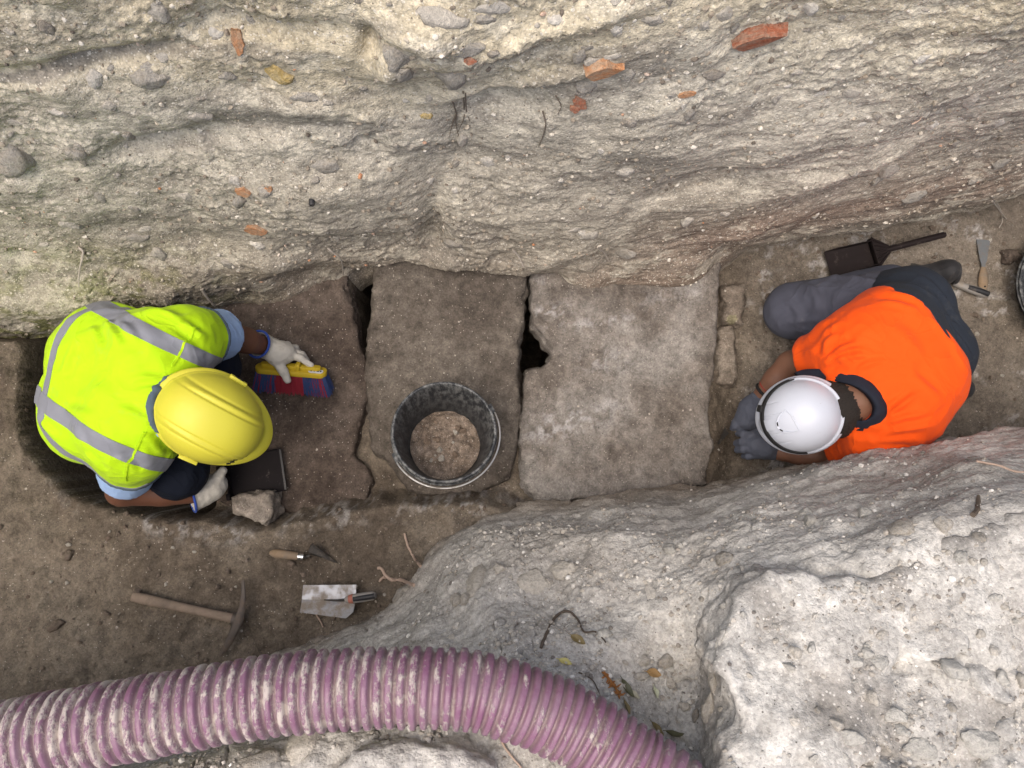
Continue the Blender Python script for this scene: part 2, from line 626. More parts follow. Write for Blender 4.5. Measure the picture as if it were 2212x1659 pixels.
topy = np.where(wx < -1.6, np.interp(wx, [-2.95, -1.6], [0.55, 0.955]), topy)
T = np.clip(Zp / WALL_H, -0.2, 1)
Tc = np.where(T > 0, T ** 1.12, T)
Yp = foot[None] + (topy - foot)[None] * Tc
Yp[len(wz):] += ov[:, None]
x, y, z = U.ravel(), Yp.ravel(), Zp.ravel()
dip = z - 0.16 * np.clip(x - 0.1, 0, 9)
q = np.stack([x, dip, y * 0.5], 1)
calm = 1 - 0.65 * sstep(0.0, 0.45, x) * sstep(1.15, 0.95, z + 0.1 * np.sin(3 * x))      # scraped smoother on the right
patch = 0.25 + 0.75 * sstep(-0.25, 0.35, fbm(q, 2.7, 3, 0.55, off=55))                # crumbly and smooth areas
D = 0.046 * fbm(q, 1.9, 3, 0.5, off=5.0) + 0.012 * fbm(q, 5.5, 3, 0.5, off=2.0) * calm
st = np.stack([x * 2.3, dip * 10.5, y * 0], 1)
D = D + (0.001 + 0.0045 * sstep(-0.1, 0.8, x) * sstep(1.3, 0.9, z)) * fbm(st, 1.6, 4, 0.6, off=8.0)
rg = np.stack([x * 1.0, dip * 2.1, y * 0], 1)
D = D + 0.0012 * np.clip(fbm(rg, 7, 3, 0.5, ridged=True, off=4.0), -1, 1)
for sc, am, th in ((7, 0.040, 0.80), (15, 0.018, 0.74), (36, 0.013, 0.62)):
    d, r = cells(np.stack([x, dip * 1.1, y * 0], 1), sc, off=sc, flat=True)
    D = D + np.where(r > th, am * (0.4 + 0.6 * r) * np.clip(0.46 - d, 0, 1), 0) * calm * patch
    D = D - np.where(r < 0.10, am * 0.9 * np.clip(0.36 - d, 0, 1), 0) * calm
fine = np.stack([x, z, y], 1)
D = D + 0.0050 * fbm(fine, 38, 4, 0.72, off=6.0) * (0.4 + 0.6 * calm) * patch
# features one can point at in the photo: px, py (on the 2212 grid), half width, half height in px, depth in m (+ towards the trench)
wpx, wpy, _ = project(np.stack([x, y, z], 1))
for fx, fy, sx, sy, am in [(870, 210, 110, 60, -0.05), (1000, 360, 95, 70, -0.07), (930, 500, 30, 70, -0.07), (760, 480, 130, 60, 0.03), (700, 400, 170, 30, 0.03),
                           (640, 235, 120, 25, 0.035), (1060, 235, 90, 55, -0.05), (1130, 180, 160, 18, 0.04), (330, 330, 120, 22, -0.05), (480, 300, 110, 26, -0.035), (900, 40, 90, 40, 0.06),
                           (1150, 60, 260, 26, 0.04), (560, 70, 240, 26, -0.03), (200, 130, 220, 22, -0.045), (850, 120, 40, 45, 0.05), (800, 95, 22, 30, -0.05),
                           (90, 640, 150, 35, 0.06), (330, 600, 150, 22, 0.045), (1560, 390, 160, 26, -0.05), (1900, 330, 190, 20, 0.03), (1700, 470, 250, 20, 0.025),
                           (960, 580, 60, 16, 0.05), (1180, 560, 110, 20, 0.04), (1560, 540, 45, 28, -0.05), (1480, 560, 70, 20, 0.03), (620, 560, 180, 20, 0.04)]:
    slope = -0.28 if fx > 1050 else (-0.1 if fx < 500 else 0.0)
    uu = (wpx - fx) / sx; vv = (wpy - fy - slope * (wpx - fx)) / sy
    D = D + 0.85 * am * np.exp(-(uu * uu + vv * vv))
# undercut just above the slabs, earth toe further right and left
inx = sstep(xw(720), xw(790), x) * sstep(xw(1240), xw(1170), x)
D = D - 0.05 * inx * sstep(0.075, 0.015, z + 0.02 * fbm(q, 9, 2))
toe = sstep(xw(1190), xw(1290), x) * sstep(xw(1640), xw(1560), x)
D = D + 0.05 * toe * sstep(0.16, 0.0, z) + 0.015 * toe * np.exp(-((z - 0.13) / 0.035) ** 2)
D = D - 0.045 * sstep(xw(1600), xw(1680), x) * sstep(0.07, 0.03, z)
D = D * np.where(z >= WALL_H, 0.4, 1)
wnx = -np.gradient(foot, wx); wl = np.sqrt(1 + wnx ** 2)
NX = np.tile(-wnx / wl, (nr, 1)).ravel() * -1; NY = np.tile(-1 / wl, (nr, 1)).ravel()
up = np.where(z >= WALL_H, 1.0, 0.0)
vx = x - (-NX) * D * (1 - up) * -1
vy = y + NY * D * (1 - up)
vz = z + D * 0.25 + up * D * 0.5
wall_v = np.stack([vx, vy, vz], 1)
wall_f = grid_faces(len(wx), nr)
me = new_mesh('earth_wall', wall_v, wall_f)
q3 = np.stack([x, dip * 1.3, y * 0], 1)
w = fbm(q3, 1.6, 3, 0.55, off=50)
zz = z + 0.16 * w - 0.05 * x
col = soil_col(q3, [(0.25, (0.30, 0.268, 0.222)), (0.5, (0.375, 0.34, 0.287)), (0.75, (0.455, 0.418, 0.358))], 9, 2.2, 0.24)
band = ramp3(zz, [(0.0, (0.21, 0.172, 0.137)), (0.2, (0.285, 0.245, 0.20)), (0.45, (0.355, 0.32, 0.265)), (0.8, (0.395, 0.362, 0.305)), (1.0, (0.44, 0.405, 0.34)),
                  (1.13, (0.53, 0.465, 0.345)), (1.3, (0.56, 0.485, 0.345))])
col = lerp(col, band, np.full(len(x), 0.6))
sm = sstep(0.12, 0.3, fbm(np.stack([x * 1.6, dip * 7.0, y * 0], 1), 1.5, 3, 0.5, off=19))      # damp clay smears
col = lerp(col, (0.245, 0.22, 0.19), 0.55 * sm * sstep(0.9, 0.5, np.abs(z - 0.7)))
stk = fbm(np.stack([x * 4, (z - 0.30 * x) * 34, y * 0], 1), 1.0, 3, 0.65, off=29)               # fine streaks of the scraped right half
col = col * (1 + 0.22 * stk * (0.3 + 0.7 * sstep(0.0, 0.5, x)))[:, None]
rx = sstep(0.25, 0.7, x) * np.exp(-((dip - 0.16 + 0.1 * w) / 0.14) ** 2)
col = lerp(col, (0.20, 0.125, 0.095), 0.5 * rx)
for (ax_, ay_, bx_, by_, wd, am) in [(-60, 175, 250, 130, 15, .8), (230, 128, 430, 92, 17, .55), (300, 285, 480, 335, 13, .6), (480, 255, 700, 245, 14, .4), (760, 60, 880, 20, 22, .5),
                                      (1560, 130, 1850, 60, 12, .35), (1700, 330, 2100, 190, 16, .35), (930, 470, 960, 560, 14, .5), (860, 100, 870, 150, 30, .4)]:
    ux, uy = bx_ - ax_, by_ - ay_; l2 = ux * ux + uy * uy                                       # dark clay smears left by the trowel
    tt_ = ((wpx - ax_) * ux + (wpy - ay_) * uy) / l2
    dd_ = np.abs((wpx - ax_) * uy - (wpy - ay_) * ux) / math.sqrt(l2)
    col = lerp(col, (0.215, 0.195, 0.172), am * sstep(wd, wd * .5, dd_ + 5 * fbm(q3, 12, 2, off=90)) * sstep(-.05, .08, tt_) * sstep(1.1, .8, tt_))
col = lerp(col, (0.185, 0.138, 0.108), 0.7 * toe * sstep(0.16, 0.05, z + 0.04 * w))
lm = sstep(0.22, 0.5, fbm(q3, 6.5, 4, 0.75, off=71))
col = lerp(col, (0.56, 0.515, 0.43), 0.5 * lm)
gl = sstep(-0.75, -1.35, x) * sstep(0.55, 0.1, z) * sstep(-0.15, 0.35, fbm(q3, 7, 4, 0.7, off=81))
col = col * np.array([1.09, 1.105, 1.09], np.float32)
col = lerp(col, (0.155, 0.165, 0.035), 0.75 * gl)                                               # algae at the damp lower left
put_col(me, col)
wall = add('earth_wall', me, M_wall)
tag(wall, kind='structure', label='tall pale earth section full of stones and sherds behind the trench')

# ---- near bank: control grid, smooth patch, relief
def row(c):
    return [np.array(q if not isinstance(q, Vector) else tuple(q)) for q in c]
BK = [
 [(-2.9, -.84, .15), (-2.9, -.86, .45), (-2.9, -.9, .8), (-2.9, -.95, 1.06), (-2.9, -1.02, 1.15), (-2.9, -1.1, 1.18), (-2.9, -1.25, 1.2)],
 [(-1.75, -.80, .17), (-1.72, -.79, .5), (-1.7, -.78, .8), (-1.68, -.76, 1.06), (-1.65, -.80, 1.17), (-1.65, -.9, 1.2), (-1.65, -1.1, 1.2)],
 [P(150, 1590, .17), P(180, 1640, .5), P(230, 1680, .8), P(280, 1680, 1.04), P(290, 1720, 1.15), P(300, 1790, 1.17), P(300, 1900, 1.18)],
 [P(370, 1520, .16), P(400, 1570, .48), P(440, 1620, .8), P(470, 1640, 1.03), P(480, 1680, 1.12), P(480, 1750, 1.15), P(480, 1860, 1.17)],
 [P(590, 1428, .15), P(610, 1470, .45), P(640, 1530, .8), P(660, 1575, 1.02), P(680, 1620, 1.1), P(680, 1690, 1.13), P(680, 1800, 1.15)],
 [P(800, 1332, .14), P(830, 1370, .45), P(870, 1420, .72), P(900, 1480, .93), P(900, 1550, 1.07), P(890, 1630, 1.11), P(880, 1760, 1.14)],
 [P(885, 1250, .13), P(915, 1290, .45), P(970, 1350, .7), P(1020, 1420, .87), P(1050, 1500, 1.02), P(1060, 1600, 1.08), P(1060, 1760, 1.12)],
 [P(945, 1165, .08), P(985, 1190, .4), P(1050, 1250, .64), P(1110, 1330, .79), P(1150, 1430, .95), P(1180, 1540, 1.06), P(1200, 1760, 1.1)],
 [P(1080, 1108, .0), P(1110, 1130, .35), P(1170, 1190, .6), P(1240, 1280, .74), P(1300, 1390, .87), P(1330, 1500, .96), P(1380, 1740, 1.12)],
 [P(1300, 1078, .0), P(1320, 1098, .35), P(1350, 1150, .62), P(1400, 1240, .8), P(1450, 1350, .88), P(1480, 1490, .87), P(1520, 1700, 1.02)],
 [P(1600, 1035, -.05), P(1600, 1050, .35), P(1600, 1095, .65), P(1600, 1160, .84), P(1600, 1260, .99), P(1600, 1420, .95), P(1620, 1680, 1.05)],
 [P(1900, 972, -.1), P(1890, 982, .35), P(1880, 1025, .65), P(1870, 1090, .87), P(1870, 1190, 1.05), P(1870, 1380, 1.09), P(1870, 1680, 1.15)],
 [P(2230, 922, -.1), P(2200, 928, .35), P(2180, 965, .68), P(2160, 1030, .92), P(2150, 1120, 1.08), P(2140, 1340, 1.12), P(2140, 1680, 1.18)],
 [(2.5, .27, -.1), (2.35, .23, .35), (2.2, .17, .7), (2.1, .1, .95), (2.0, .0, 1.1), (2.0, -.2, 1.15), (2.0, -.6, 1.2)],
 [(4.6, .6, -.1), (4.5, .55, .35), (4.5, .5, .7), (4.5, .45, .95), (4.5, .35, 1.1), (4.5, .1, 1.15), (4.5, -.5, 1.2)]]
CG = []
for c in BK:
    c = row(c)
    c = [c[0] + np.array([0, .015, -.3])] + c + [np.array([c[-1][0], min(c[-1][1] - .3, -1.1), 1.22]), np.array([c[-1][0], -2.0, 1.26])]
    CG.append(c)
CG = np.array(CG)                                    # columns, rows, 3

def crom(A, t):
    """Catmull-Rom along axis 0 at parameters t"""
    n = len(A)
    i = np.clip(np.floor(t).astype(int), 0, n - 2); f = (t - i)
    sh = (-1,) + (1,) * (A.ndim - 1)
    f = f.reshape(sh)
    p0, p1, p2_, p3 = A[np.maximum(i - 1, 0)], A[i], A[i + 1], A[np.minimum(i + 2, n - 1)]
    return 0.5 * (2 * p1 + (p2_ - p0) * f + (2 * p0 - 5 * p1 + 4 * p2_ - p3) * f ** 2 + (3 * p1 - p0 - 3 * p2_ + p3) * f ** 3)

tc = np.concatenate([np.linspace(0, 2, 20)[:-1], np.linspace(2, 12, 560)[:-1], np.linspace(12, 14, 40)])
tr = np.concatenate([np.linspace(0, 1, 14)[:-1], np.linspace(1, 7, 300)[:-1], np.linspace(7, 9, 60)])
S = crom(CG, tc)                                     # cols, rows, 3
S = crom(np.swapaxes(S, 0, 1), tr)                   # rows, cols, 3
bank_v = S.reshape(-1, 3).astype(np.float32)
bank_f = grid_faces(len(tc), len(tr))[:, ::-1]
bn = vnormals(bank_v, bank_f)
if bn[:, 2].mean() < 0:
    bank_f = bank_f[:, ::-1]; bn = -bn
steep = 1 - np.clip(bn[:, 2], 0, 1)
D = 0.030 * fbm(bank_v, 3.3, 3, 0.5, off=12) + 0.011 * fbm(bank_v, 9, 4, 0.5, off=14)
sb = bank_v * np.array([2.2, 2.2, 9.0], np.float32)
D = D + 0.006 * steep * fbm(sb, 2.2, 4, 0.6, off=3)
for sc, am, th in ((11, 0.045, 0.80), (23, 0.020, 0.62), (45, 0.010, 0.45)):
    d, r = cells(bank_v, sc, off=sc + 3)
    D = D + np.where(r > th, am * (0.3 + 0.7 * r) * np.clip(0.45 - d, 0, 1), 0) * (0.35 + 0.65 * (1 - steep))
D = D + 0.0028 * fbm(bank_v, 55, 3, 0.6, off=2)
crk = np.abs(fbm(bank_v, 4.2, 4, 0.55, off=77))
D = D - 0.02 * np.exp(-(crk / 0.02) ** 2) * sstep(0.0, 0.3, fbm(bank_v, 2.0, 2, off=5))
bank_v = bank_v + bn * D[:, None]
me = new_mesh('earth_bank', bank_v, bank_f)
bank = add('earth_bank', me, M_bank)
tag(bank, kind='structure', label='pale dusty earth bank along the near edge of the trench')
col = soil_col(bank_v, [(0.25, (0.335, 0.315, 0.283)), (0.5, (0.40, 0.382, 0.35)), (0.75, (0.465, 0.45, 0.415))], 15, 2.5, 0.15)
lowf = 0.75 * sstep(0.42, 0.02, bank_v[:, 2] + 0.1 * fbm(bank_v, 3, 2, off=8))
col = lerp(col, col * np.array([0.66, 0.57, 0.48], np.float32), lowf)                            # browner earth low on the face
put_col(me, col)

# ---- hardened lime layers lying on the bank
def crust(poly, top, thick, lo, hi, h, seed, holes=()):
    def fn(p):
        d = poly_sd(p[:, 0], p[:, 1], poly)
        zt = p[:, 2] - top(p[:, 0], p[:, 1])
        zb = -(zt + thick)
        m = np.flatnonzero((np.maximum(np.maximum(d, zt), zb) > -0.07) & (np.maximum(d, zt) < 0.07))
        q = p[m]
        n1 = fbm(q, 9, 3, 0.55, off=seed); n2 = fbm(q, 26, 3, 0.6, off=seed + 5)
        d[m] += 0.016 * n1 + 0.008 * n2
        dc, rc = cells(q, 22, off=seed)
        db, rb = cells(q * V(1, 1, 0), 6.5, off=seed, flat=True)                          # broken into blocks towards the far corner
        wob_ = 0.3 * n1
        blk = sstep(0.62, 0.85, q[:, 0] + 0.08 * n1) * sstep(-0.26, -0.42, q[:, 1] + 0.05 * n1)
        zt[m] -= 0.05 * (rb - 0.55) * blk - 0.03 * blk * sstep(0.50, 0.62, db + 0.04 * n1)
        zt[m] -= 0.022 * fbm(q * V(1, 1, 0.2), 5, 4, 0.55, off=seed + 2) + 0.006 * n2 + np.where(rc > 0.5, 0.02 * rc * np.clip(0.45 - dc, 0, 1), 0)
        r = smax(smax(d, zt, 0.03), zb, 0.01)
        for a_, b_, r_ in holes:                         # crevices between the blocks
            hd_ = rcone(p, a_, b_, r_, r_ * .6)
            hd_[m] += 0.012 * n2
            r = smax(r, -hd_, 0.008)
        return r
    v, f = mesh_sdf(fn, lo, hi, h)
    return v, f
C1 = pix_poly([(1540, 1668), (1570, 1585), (1588, 1540), (1574, 1490), (1552, 1442), (1564, 1382), (1594, 1320), (1626, 1277), (1680, 1244), (1750, 1238),
               (1800, 1262), (1905, 1247), (2040, 1206), (2060, 1176), (2145, 1138), (2230, 1112), (2420, 1090), (2420, 1760), (1530, 1760)], 1.14)
def on_crust(px, py):
    q_ = P(px, py, 1.17)
    for _ in range(3):
        q_ = P(px, py, 1.11 + 0.13 * float(sstep(-0.18, -0.72, np.float32(q_[1]))))
    return q_
c1v, c1f = crust(C1, lambda x, y: 1.095 + 0.13 * sstep(-0.18, -0.72, y) + 0.015 * sstep(0.5, 1.0, x) - 0.22 * sstep(1.12, 1.36, x) - 0.22 * sstep(-0.66, -0.78, y), 0.30, (0.36, -0.80, 0.82), (1.42, -0.02, 1.30), 0.0062, 3, [(on_crust(a_, b_), on_crust(c_, d_), r_ * 1.4) for a_, b_, c_, d_, r_ in [(1925, 1580, 1985, 1562, .020), (2110, 1575, 2215, 1595, .022), (1985, 1562, 2040, 1575, .010), (2040, 1575, 2110, 1575, .010), (1870, 1560, 1925, 1580, .009),
            (1985, 1562, 1978, 1500, .008), (1978, 1500, 1995, 1445, .009), (1995, 1445, 2080, 1424, .008), (2080, 1424, 2150, 1440, .007), (2150, 1440, 2225, 1432, .008), (1700, 1552, 1790, 1545, .007), (1790, 1545, 1870, 1560, .008), (1900, 1440, 1995, 1445, .006), (1860, 1480, 1900, 1440, .007), (1860, 1480, 1870, 1560, .006)]])
CR = [(0.25, (0.325, 0.308, 0.28)), (0.5, (0.395, 0.38, 0.35)), (0.75, (0.49, 0.475, 0.44))]
me = new_mesh('lime_crust', c1v, c1f); put_col(me, soil_col(c1v, CR, 4, 5.0, 0.28))
o = add('lime_crust', me, M_crust, bank)
C2 = pix_poly([(690, 1760), (722, 1668), (760, 1634), (800, 1618), (870, 1612), (950, 1622), (1010, 1640), (1060, 1668), (1080, 1760)], 1.16)
c2v, c2f = crust(C2, lambda x, y: 1.165 + 0 * x, 0.2, (-0.40, -0.78, 0.95), (0.02, -0.52, 1.22), 0.005, 9)
me = new_mesh('lime_crust', c2v, c2f); put_col(me, soil_col(c2v, CR, 5, 3.0, 0.2) * 1.1)
o = add('lime_crust', me, M_crust, bank)

# ---- the field around the trench
gm = MB()
gm.put([(-60, -60, 1.2), (60, -60, 1.2), (60, -1.9, 1.235), (-60, -1.9, 1.235),
        (-60, 1.45, 1.5), (60, 1.95, 1.5), (60, 60, 1.5), (-60, 60, 1.5),
        (-2.62, -1.9, 1.235), (-2.62, 1.45, 1.44), (-60, -1.9, 1.235), (-60, 1.45, 1.44),
        (4.15, -1.9, 1.235), (4.15, 1.95, 1.44), (60, -1.9, 1.235), (60, 1.95, 1.44)],
       [(0, 1, 2, 3), (4, 5, 6, 7), (10, 8, 9, 11), (12, 14, 15, 13)])
g = gm.build('ground', M_bank, smooth=False)
put_col(g.data, np.tile(np.array([[0.37, 0.34, 0.29]], np.float32), (len(g.data.vertices), 1)))
tag(g, kind='structure', label='bare dusty field around the trench')

# ---- picking places on the built surfaces
def surf(v, f):
    px, py, zc = project(v)
    return dict(v=v, n=vnormals(v, f), px=px, py=py, zc=zc)
SF = {'wall': surf(wall_v, wall_f), 'bank': surf(bank_v, bank_f), 'floor': surf(floor_v, floor_f), 'crust': surf(c1v, c1f), 'crust2': surf(c2v, c2f)}
for s in SF.values():
    flip = ((np.array([0, 0, CAM_H]) - s['v']) * s['n']).sum(1)
    s['vis'] = flip
def pick(px, py, names=('wall', 'bank', 'floor', 'crust', 'crust2'), r=7):
    best = None
    for k in names:
        s = SF[k]
        m = np.flatnonzero((np.abs(s['px'] - px) < r) & (np.abs(s['py'] - py) < r) & (s['zc'] > 0.2))
        if not len(m): continue
        j = m[np.argmin(s['zc'][m] + 0.002 * np.hypot(s['px'][m] - px, s['py'][m] - py))]
        if best is None or s['zc'][j] < best[2]:
            n = s['n'][m].mean(0)
            n = n / (np.linalg.norm(n) + 1e-9)
            if n @ (np.array([0, 0, CAM_H]) - s['v'][j]) < 0: n = -n
            best = (s['v'][j], n, s['zc'][j], k)
    return best

# ================================================================== STONES
rnd = random.Random(11)
NR = np.random.RandomState(5)

def ico(sub):
    import bmesh
    bm = bmesh.new()
    bmesh.ops.create_icosphere(bm, subdivisions=sub, radius=1.0)
    v = np.array([q.co[:] for q in bm.verts], np.float32)
    f = np.array([[q.index for q in t.verts] for t in bm.faces])
    bm.free()
    return v, f
ICO1, ICO2, ICO3 = ico(1), ico(2), ico(3)

def rock_shape(seed, angular=0.5, sub=2):
    v, f = (ICO1, ICO2, ICO3)[sub - 1]
    v = v.copy()
    rs = np.random.RandomState(seed)
    for _ in range(int(2 + angular * 9)):
        n = rs.normal(size=3); n /= np.linalg.norm(n)
        d = 0.55 + 0.35 * rs.rand()
        s = v @ n
        v = np.where((s > d)[:, None], v - ((s - d) * 0.92)[:, None] * n, v)
    v = v * (1 + 0.26 * fbm(v, 1.5, 4 if sub > 1 else 2, 0.62, off=seed))[:, None]
    return v.astype(np.float32), f

ROCK_ME = {}
def rock_mesh(kind, k, mat):
    key = (kind, k, mat.name)
    if key not in ROCK_ME and kind == 'shard':
        rs = np.random.RandomState(300 + k)
        n_ = rs.randint(5, 8)
        an = np.sort((np.arange(n_) + rs.uniform(-.3, .3, n_)) / n_ * 6.283)
        out = [(math.cos(a_) * r_, math.sin(a_) * r_) for a_, r_ in zip(an, rs.uniform(.78, 1.12, n_))]
        sub_ = []
        for i_ in range(n_):
            p_, q_ = out[i_], out[(i_ + 1) % n_]
            for t_ in (0, .33, .66):
                sub_.append((p_[0] + (q_[0] - p_[0]) * t_ + rs.uniform(-.05, .05), p_[1] + (q_[1] - p_[1]) * t_ + rs.uniform(-.05, .05)))
        mb = MB(); mb.prism(sub_, -.9, .9, None, .93)
        me = bpy.data.meshes.new('shard'); me.from_pydata(mb.v, [], mb.f); me.update()
        me.materials.append(mat); ROCK_ME[key] = me
    if key not in ROCK_ME:
        v, f = rock_shape(100 + k * 7 + (50 if kind == 'angular' else 0), 0.9 if kind == 'angular' else 0.35, 3)
        me = new_mesh('stone', v, f)
        me.materials.append(mat)
        ROCK_ME[key] = me
    return ROCK_ME[key]

def basis(n, angle=0.0, along=None):
    """rotation whose z is n; x follows `along` (a world direction) or is turned by angle"""
    n = Vector(n).normalized()
    a = Vector(along) if along is not None else Vector((1, 0, 0))
    x = (a - n * a.dot(n))
    if x.length < 1e-3: x = Vector((0, 1, 0)).cross(n)
    x.normalize()
    y = n.cross(x)
    R = Matrix((x, y, n)).transposed()
    return R @ Matrix.Rotation(angle, 3, 'Z')

def stone_mat(name, col, var=0.25, pale=(0.34, 0.30, 0.24), dust=0.6):
    m, nt, b = nodes_of(name)
    t = NT(nt)
    oi = nt.nodes.new('ShaderNodeObjectInfo')
    off = nt.nodes.new('ShaderNodeVectorMath'); off.operation = 'ADD'
    t.link(t.co, off.inputs[0]); t.link(oi.outputs['Location'], off.inputs[1])
    co = off.outputs[0]
    n = t.noise(2.6, 5, 0.7, co)
    c = t.mix(n, tuple(x * (1 - var) for x in col), tuple(min(1, x * (1 + var)) for x in col))
    d = t.ramp(t.noise(1.3, 5, 0.8, co), [(0.40, 0.0), (0.60, 1.0)])
    c = t.mix(t.math('MULTIPLY', d, dust), c, pale)
    c = t.mix(1.0, c, t.ramp(oi.outputs['Random'], [(0.0, 0.88), (1.0, 1.12)]), 'MULTIPLY')
    geo = nt.nodes.new('ShaderNodeNewGeometry')
    fine = t.noise(110, 4, 0.8, geo.outputs['Position'])
    c = t.mix(1.0, c, t.ramp(fine, [(0.32, 0.72), (0.5, 1.0), (0.68, 1.28)]), 'MULTIPLY')
    t.link(c, b.inputs['Base Color'])
    b.inputs['Roughness'].default_value = 0.95
    b.inputs['Specular IOR Level'].default_value = 0.15
    t.link(t.bump(fine, 0.008), b.inputs['Normal'])
    return m
S_grey = stone_mat('grey_stone', (0.37, 0.35, 0.315), pale=(0.37, 0.335, 0.28), dust=0.9)
S_pale = stone_mat('pale_stone', (0.50, 0.465, 0.405), pale=(0.42, 0.39, 0.34))
S_white = stone_mat('chalk_stone', (0.62, 0.59, 0.53), 0.12, (0.48, 0.44, 0.38))
S_yellow = stone_mat('ochre_stone', (0.58, 0.42, 0.16), 0.35, (0.62, 0.55, 0.38))
S_orange = stone_mat('orange_fired_clay', (0.50, 0.245, 0.12), 0.2, (0.42, 0.32, 0.23), 0.85)
S_red = stone_mat('red_fired_clay', (0.42, 0.145, 0.08), 0.3, (0.38, 0.27, 0.20), 0.9)
S_dark = stone_mat('dark_stone', (0.28, 0.26, 0.235), dust=0.8)
S_block = stone_mat('dusty_block', (0.44, 0.425, 0.385), 0.15, (0.46, 0.445, 0.405), 0.9)
S_clod = stone_mat('bucket_clod', (0.19, 0.145, 0.11), 0.25, (0.22, 0.17, 0.13))
S_brown = stone_mat('brown_clod', (0.165, 0.132, 0.105), 0.25, (0.20, 0.163, 0.132))

WDIR = Vector((P(1800, 520, .3) - P(1000, 590, .3))).normalized()      # along the wall
def embed(px, py, wpx, hpx, mat, ang=0.0, kind='angular', k=0, sink=0.35, name='stone', thick=0.6, label=None, names=('wall', 'bank', 'floor', 'crust', 'crust2')):
    """a stone stuck in the surface seen at that place, wpx by hpx on the photo grid"""
    b = pick(px, py, names)
    if b is None: return None
    pos, n, zc, which = b
    m = zc / FPX
    R = basis(n, 0, (1, 0, 0)) @ Matrix.Rotation(-ang, 3, 'Z')
    # a surface seen obliquely needs a taller stone to show hpx
    vd = (Vector((0, 0, CAM_H)) - Vector(pos)).normalized()
    fs = max(0.45, abs(vd.dot(Vector(n))))
    sx, sy = wpx * m * 0.5, hpx * m * 0.5 / fs
    sz = max(min(sx, sy) * thick * 1.6, 0.004)
    par = {'wall': wall, 'bank': bank, 'floor': fl, 'crust': bank, 'crust2': bank}[which]
    o = bpy.data.objects.new(name, rock_mesh(kind, k % 8, mat))
    COL.objects.link(o)
    o.parent = par
    o.matrix_world = Matrix.Translation(Vector(pos) + Vector(n) * sz * (0.5 - sink * 1.6)) @ R.to_4x4() @ Matrix.Diagonal((sx, sy, sz, 1))
    if label: o['label'] = label
    return o

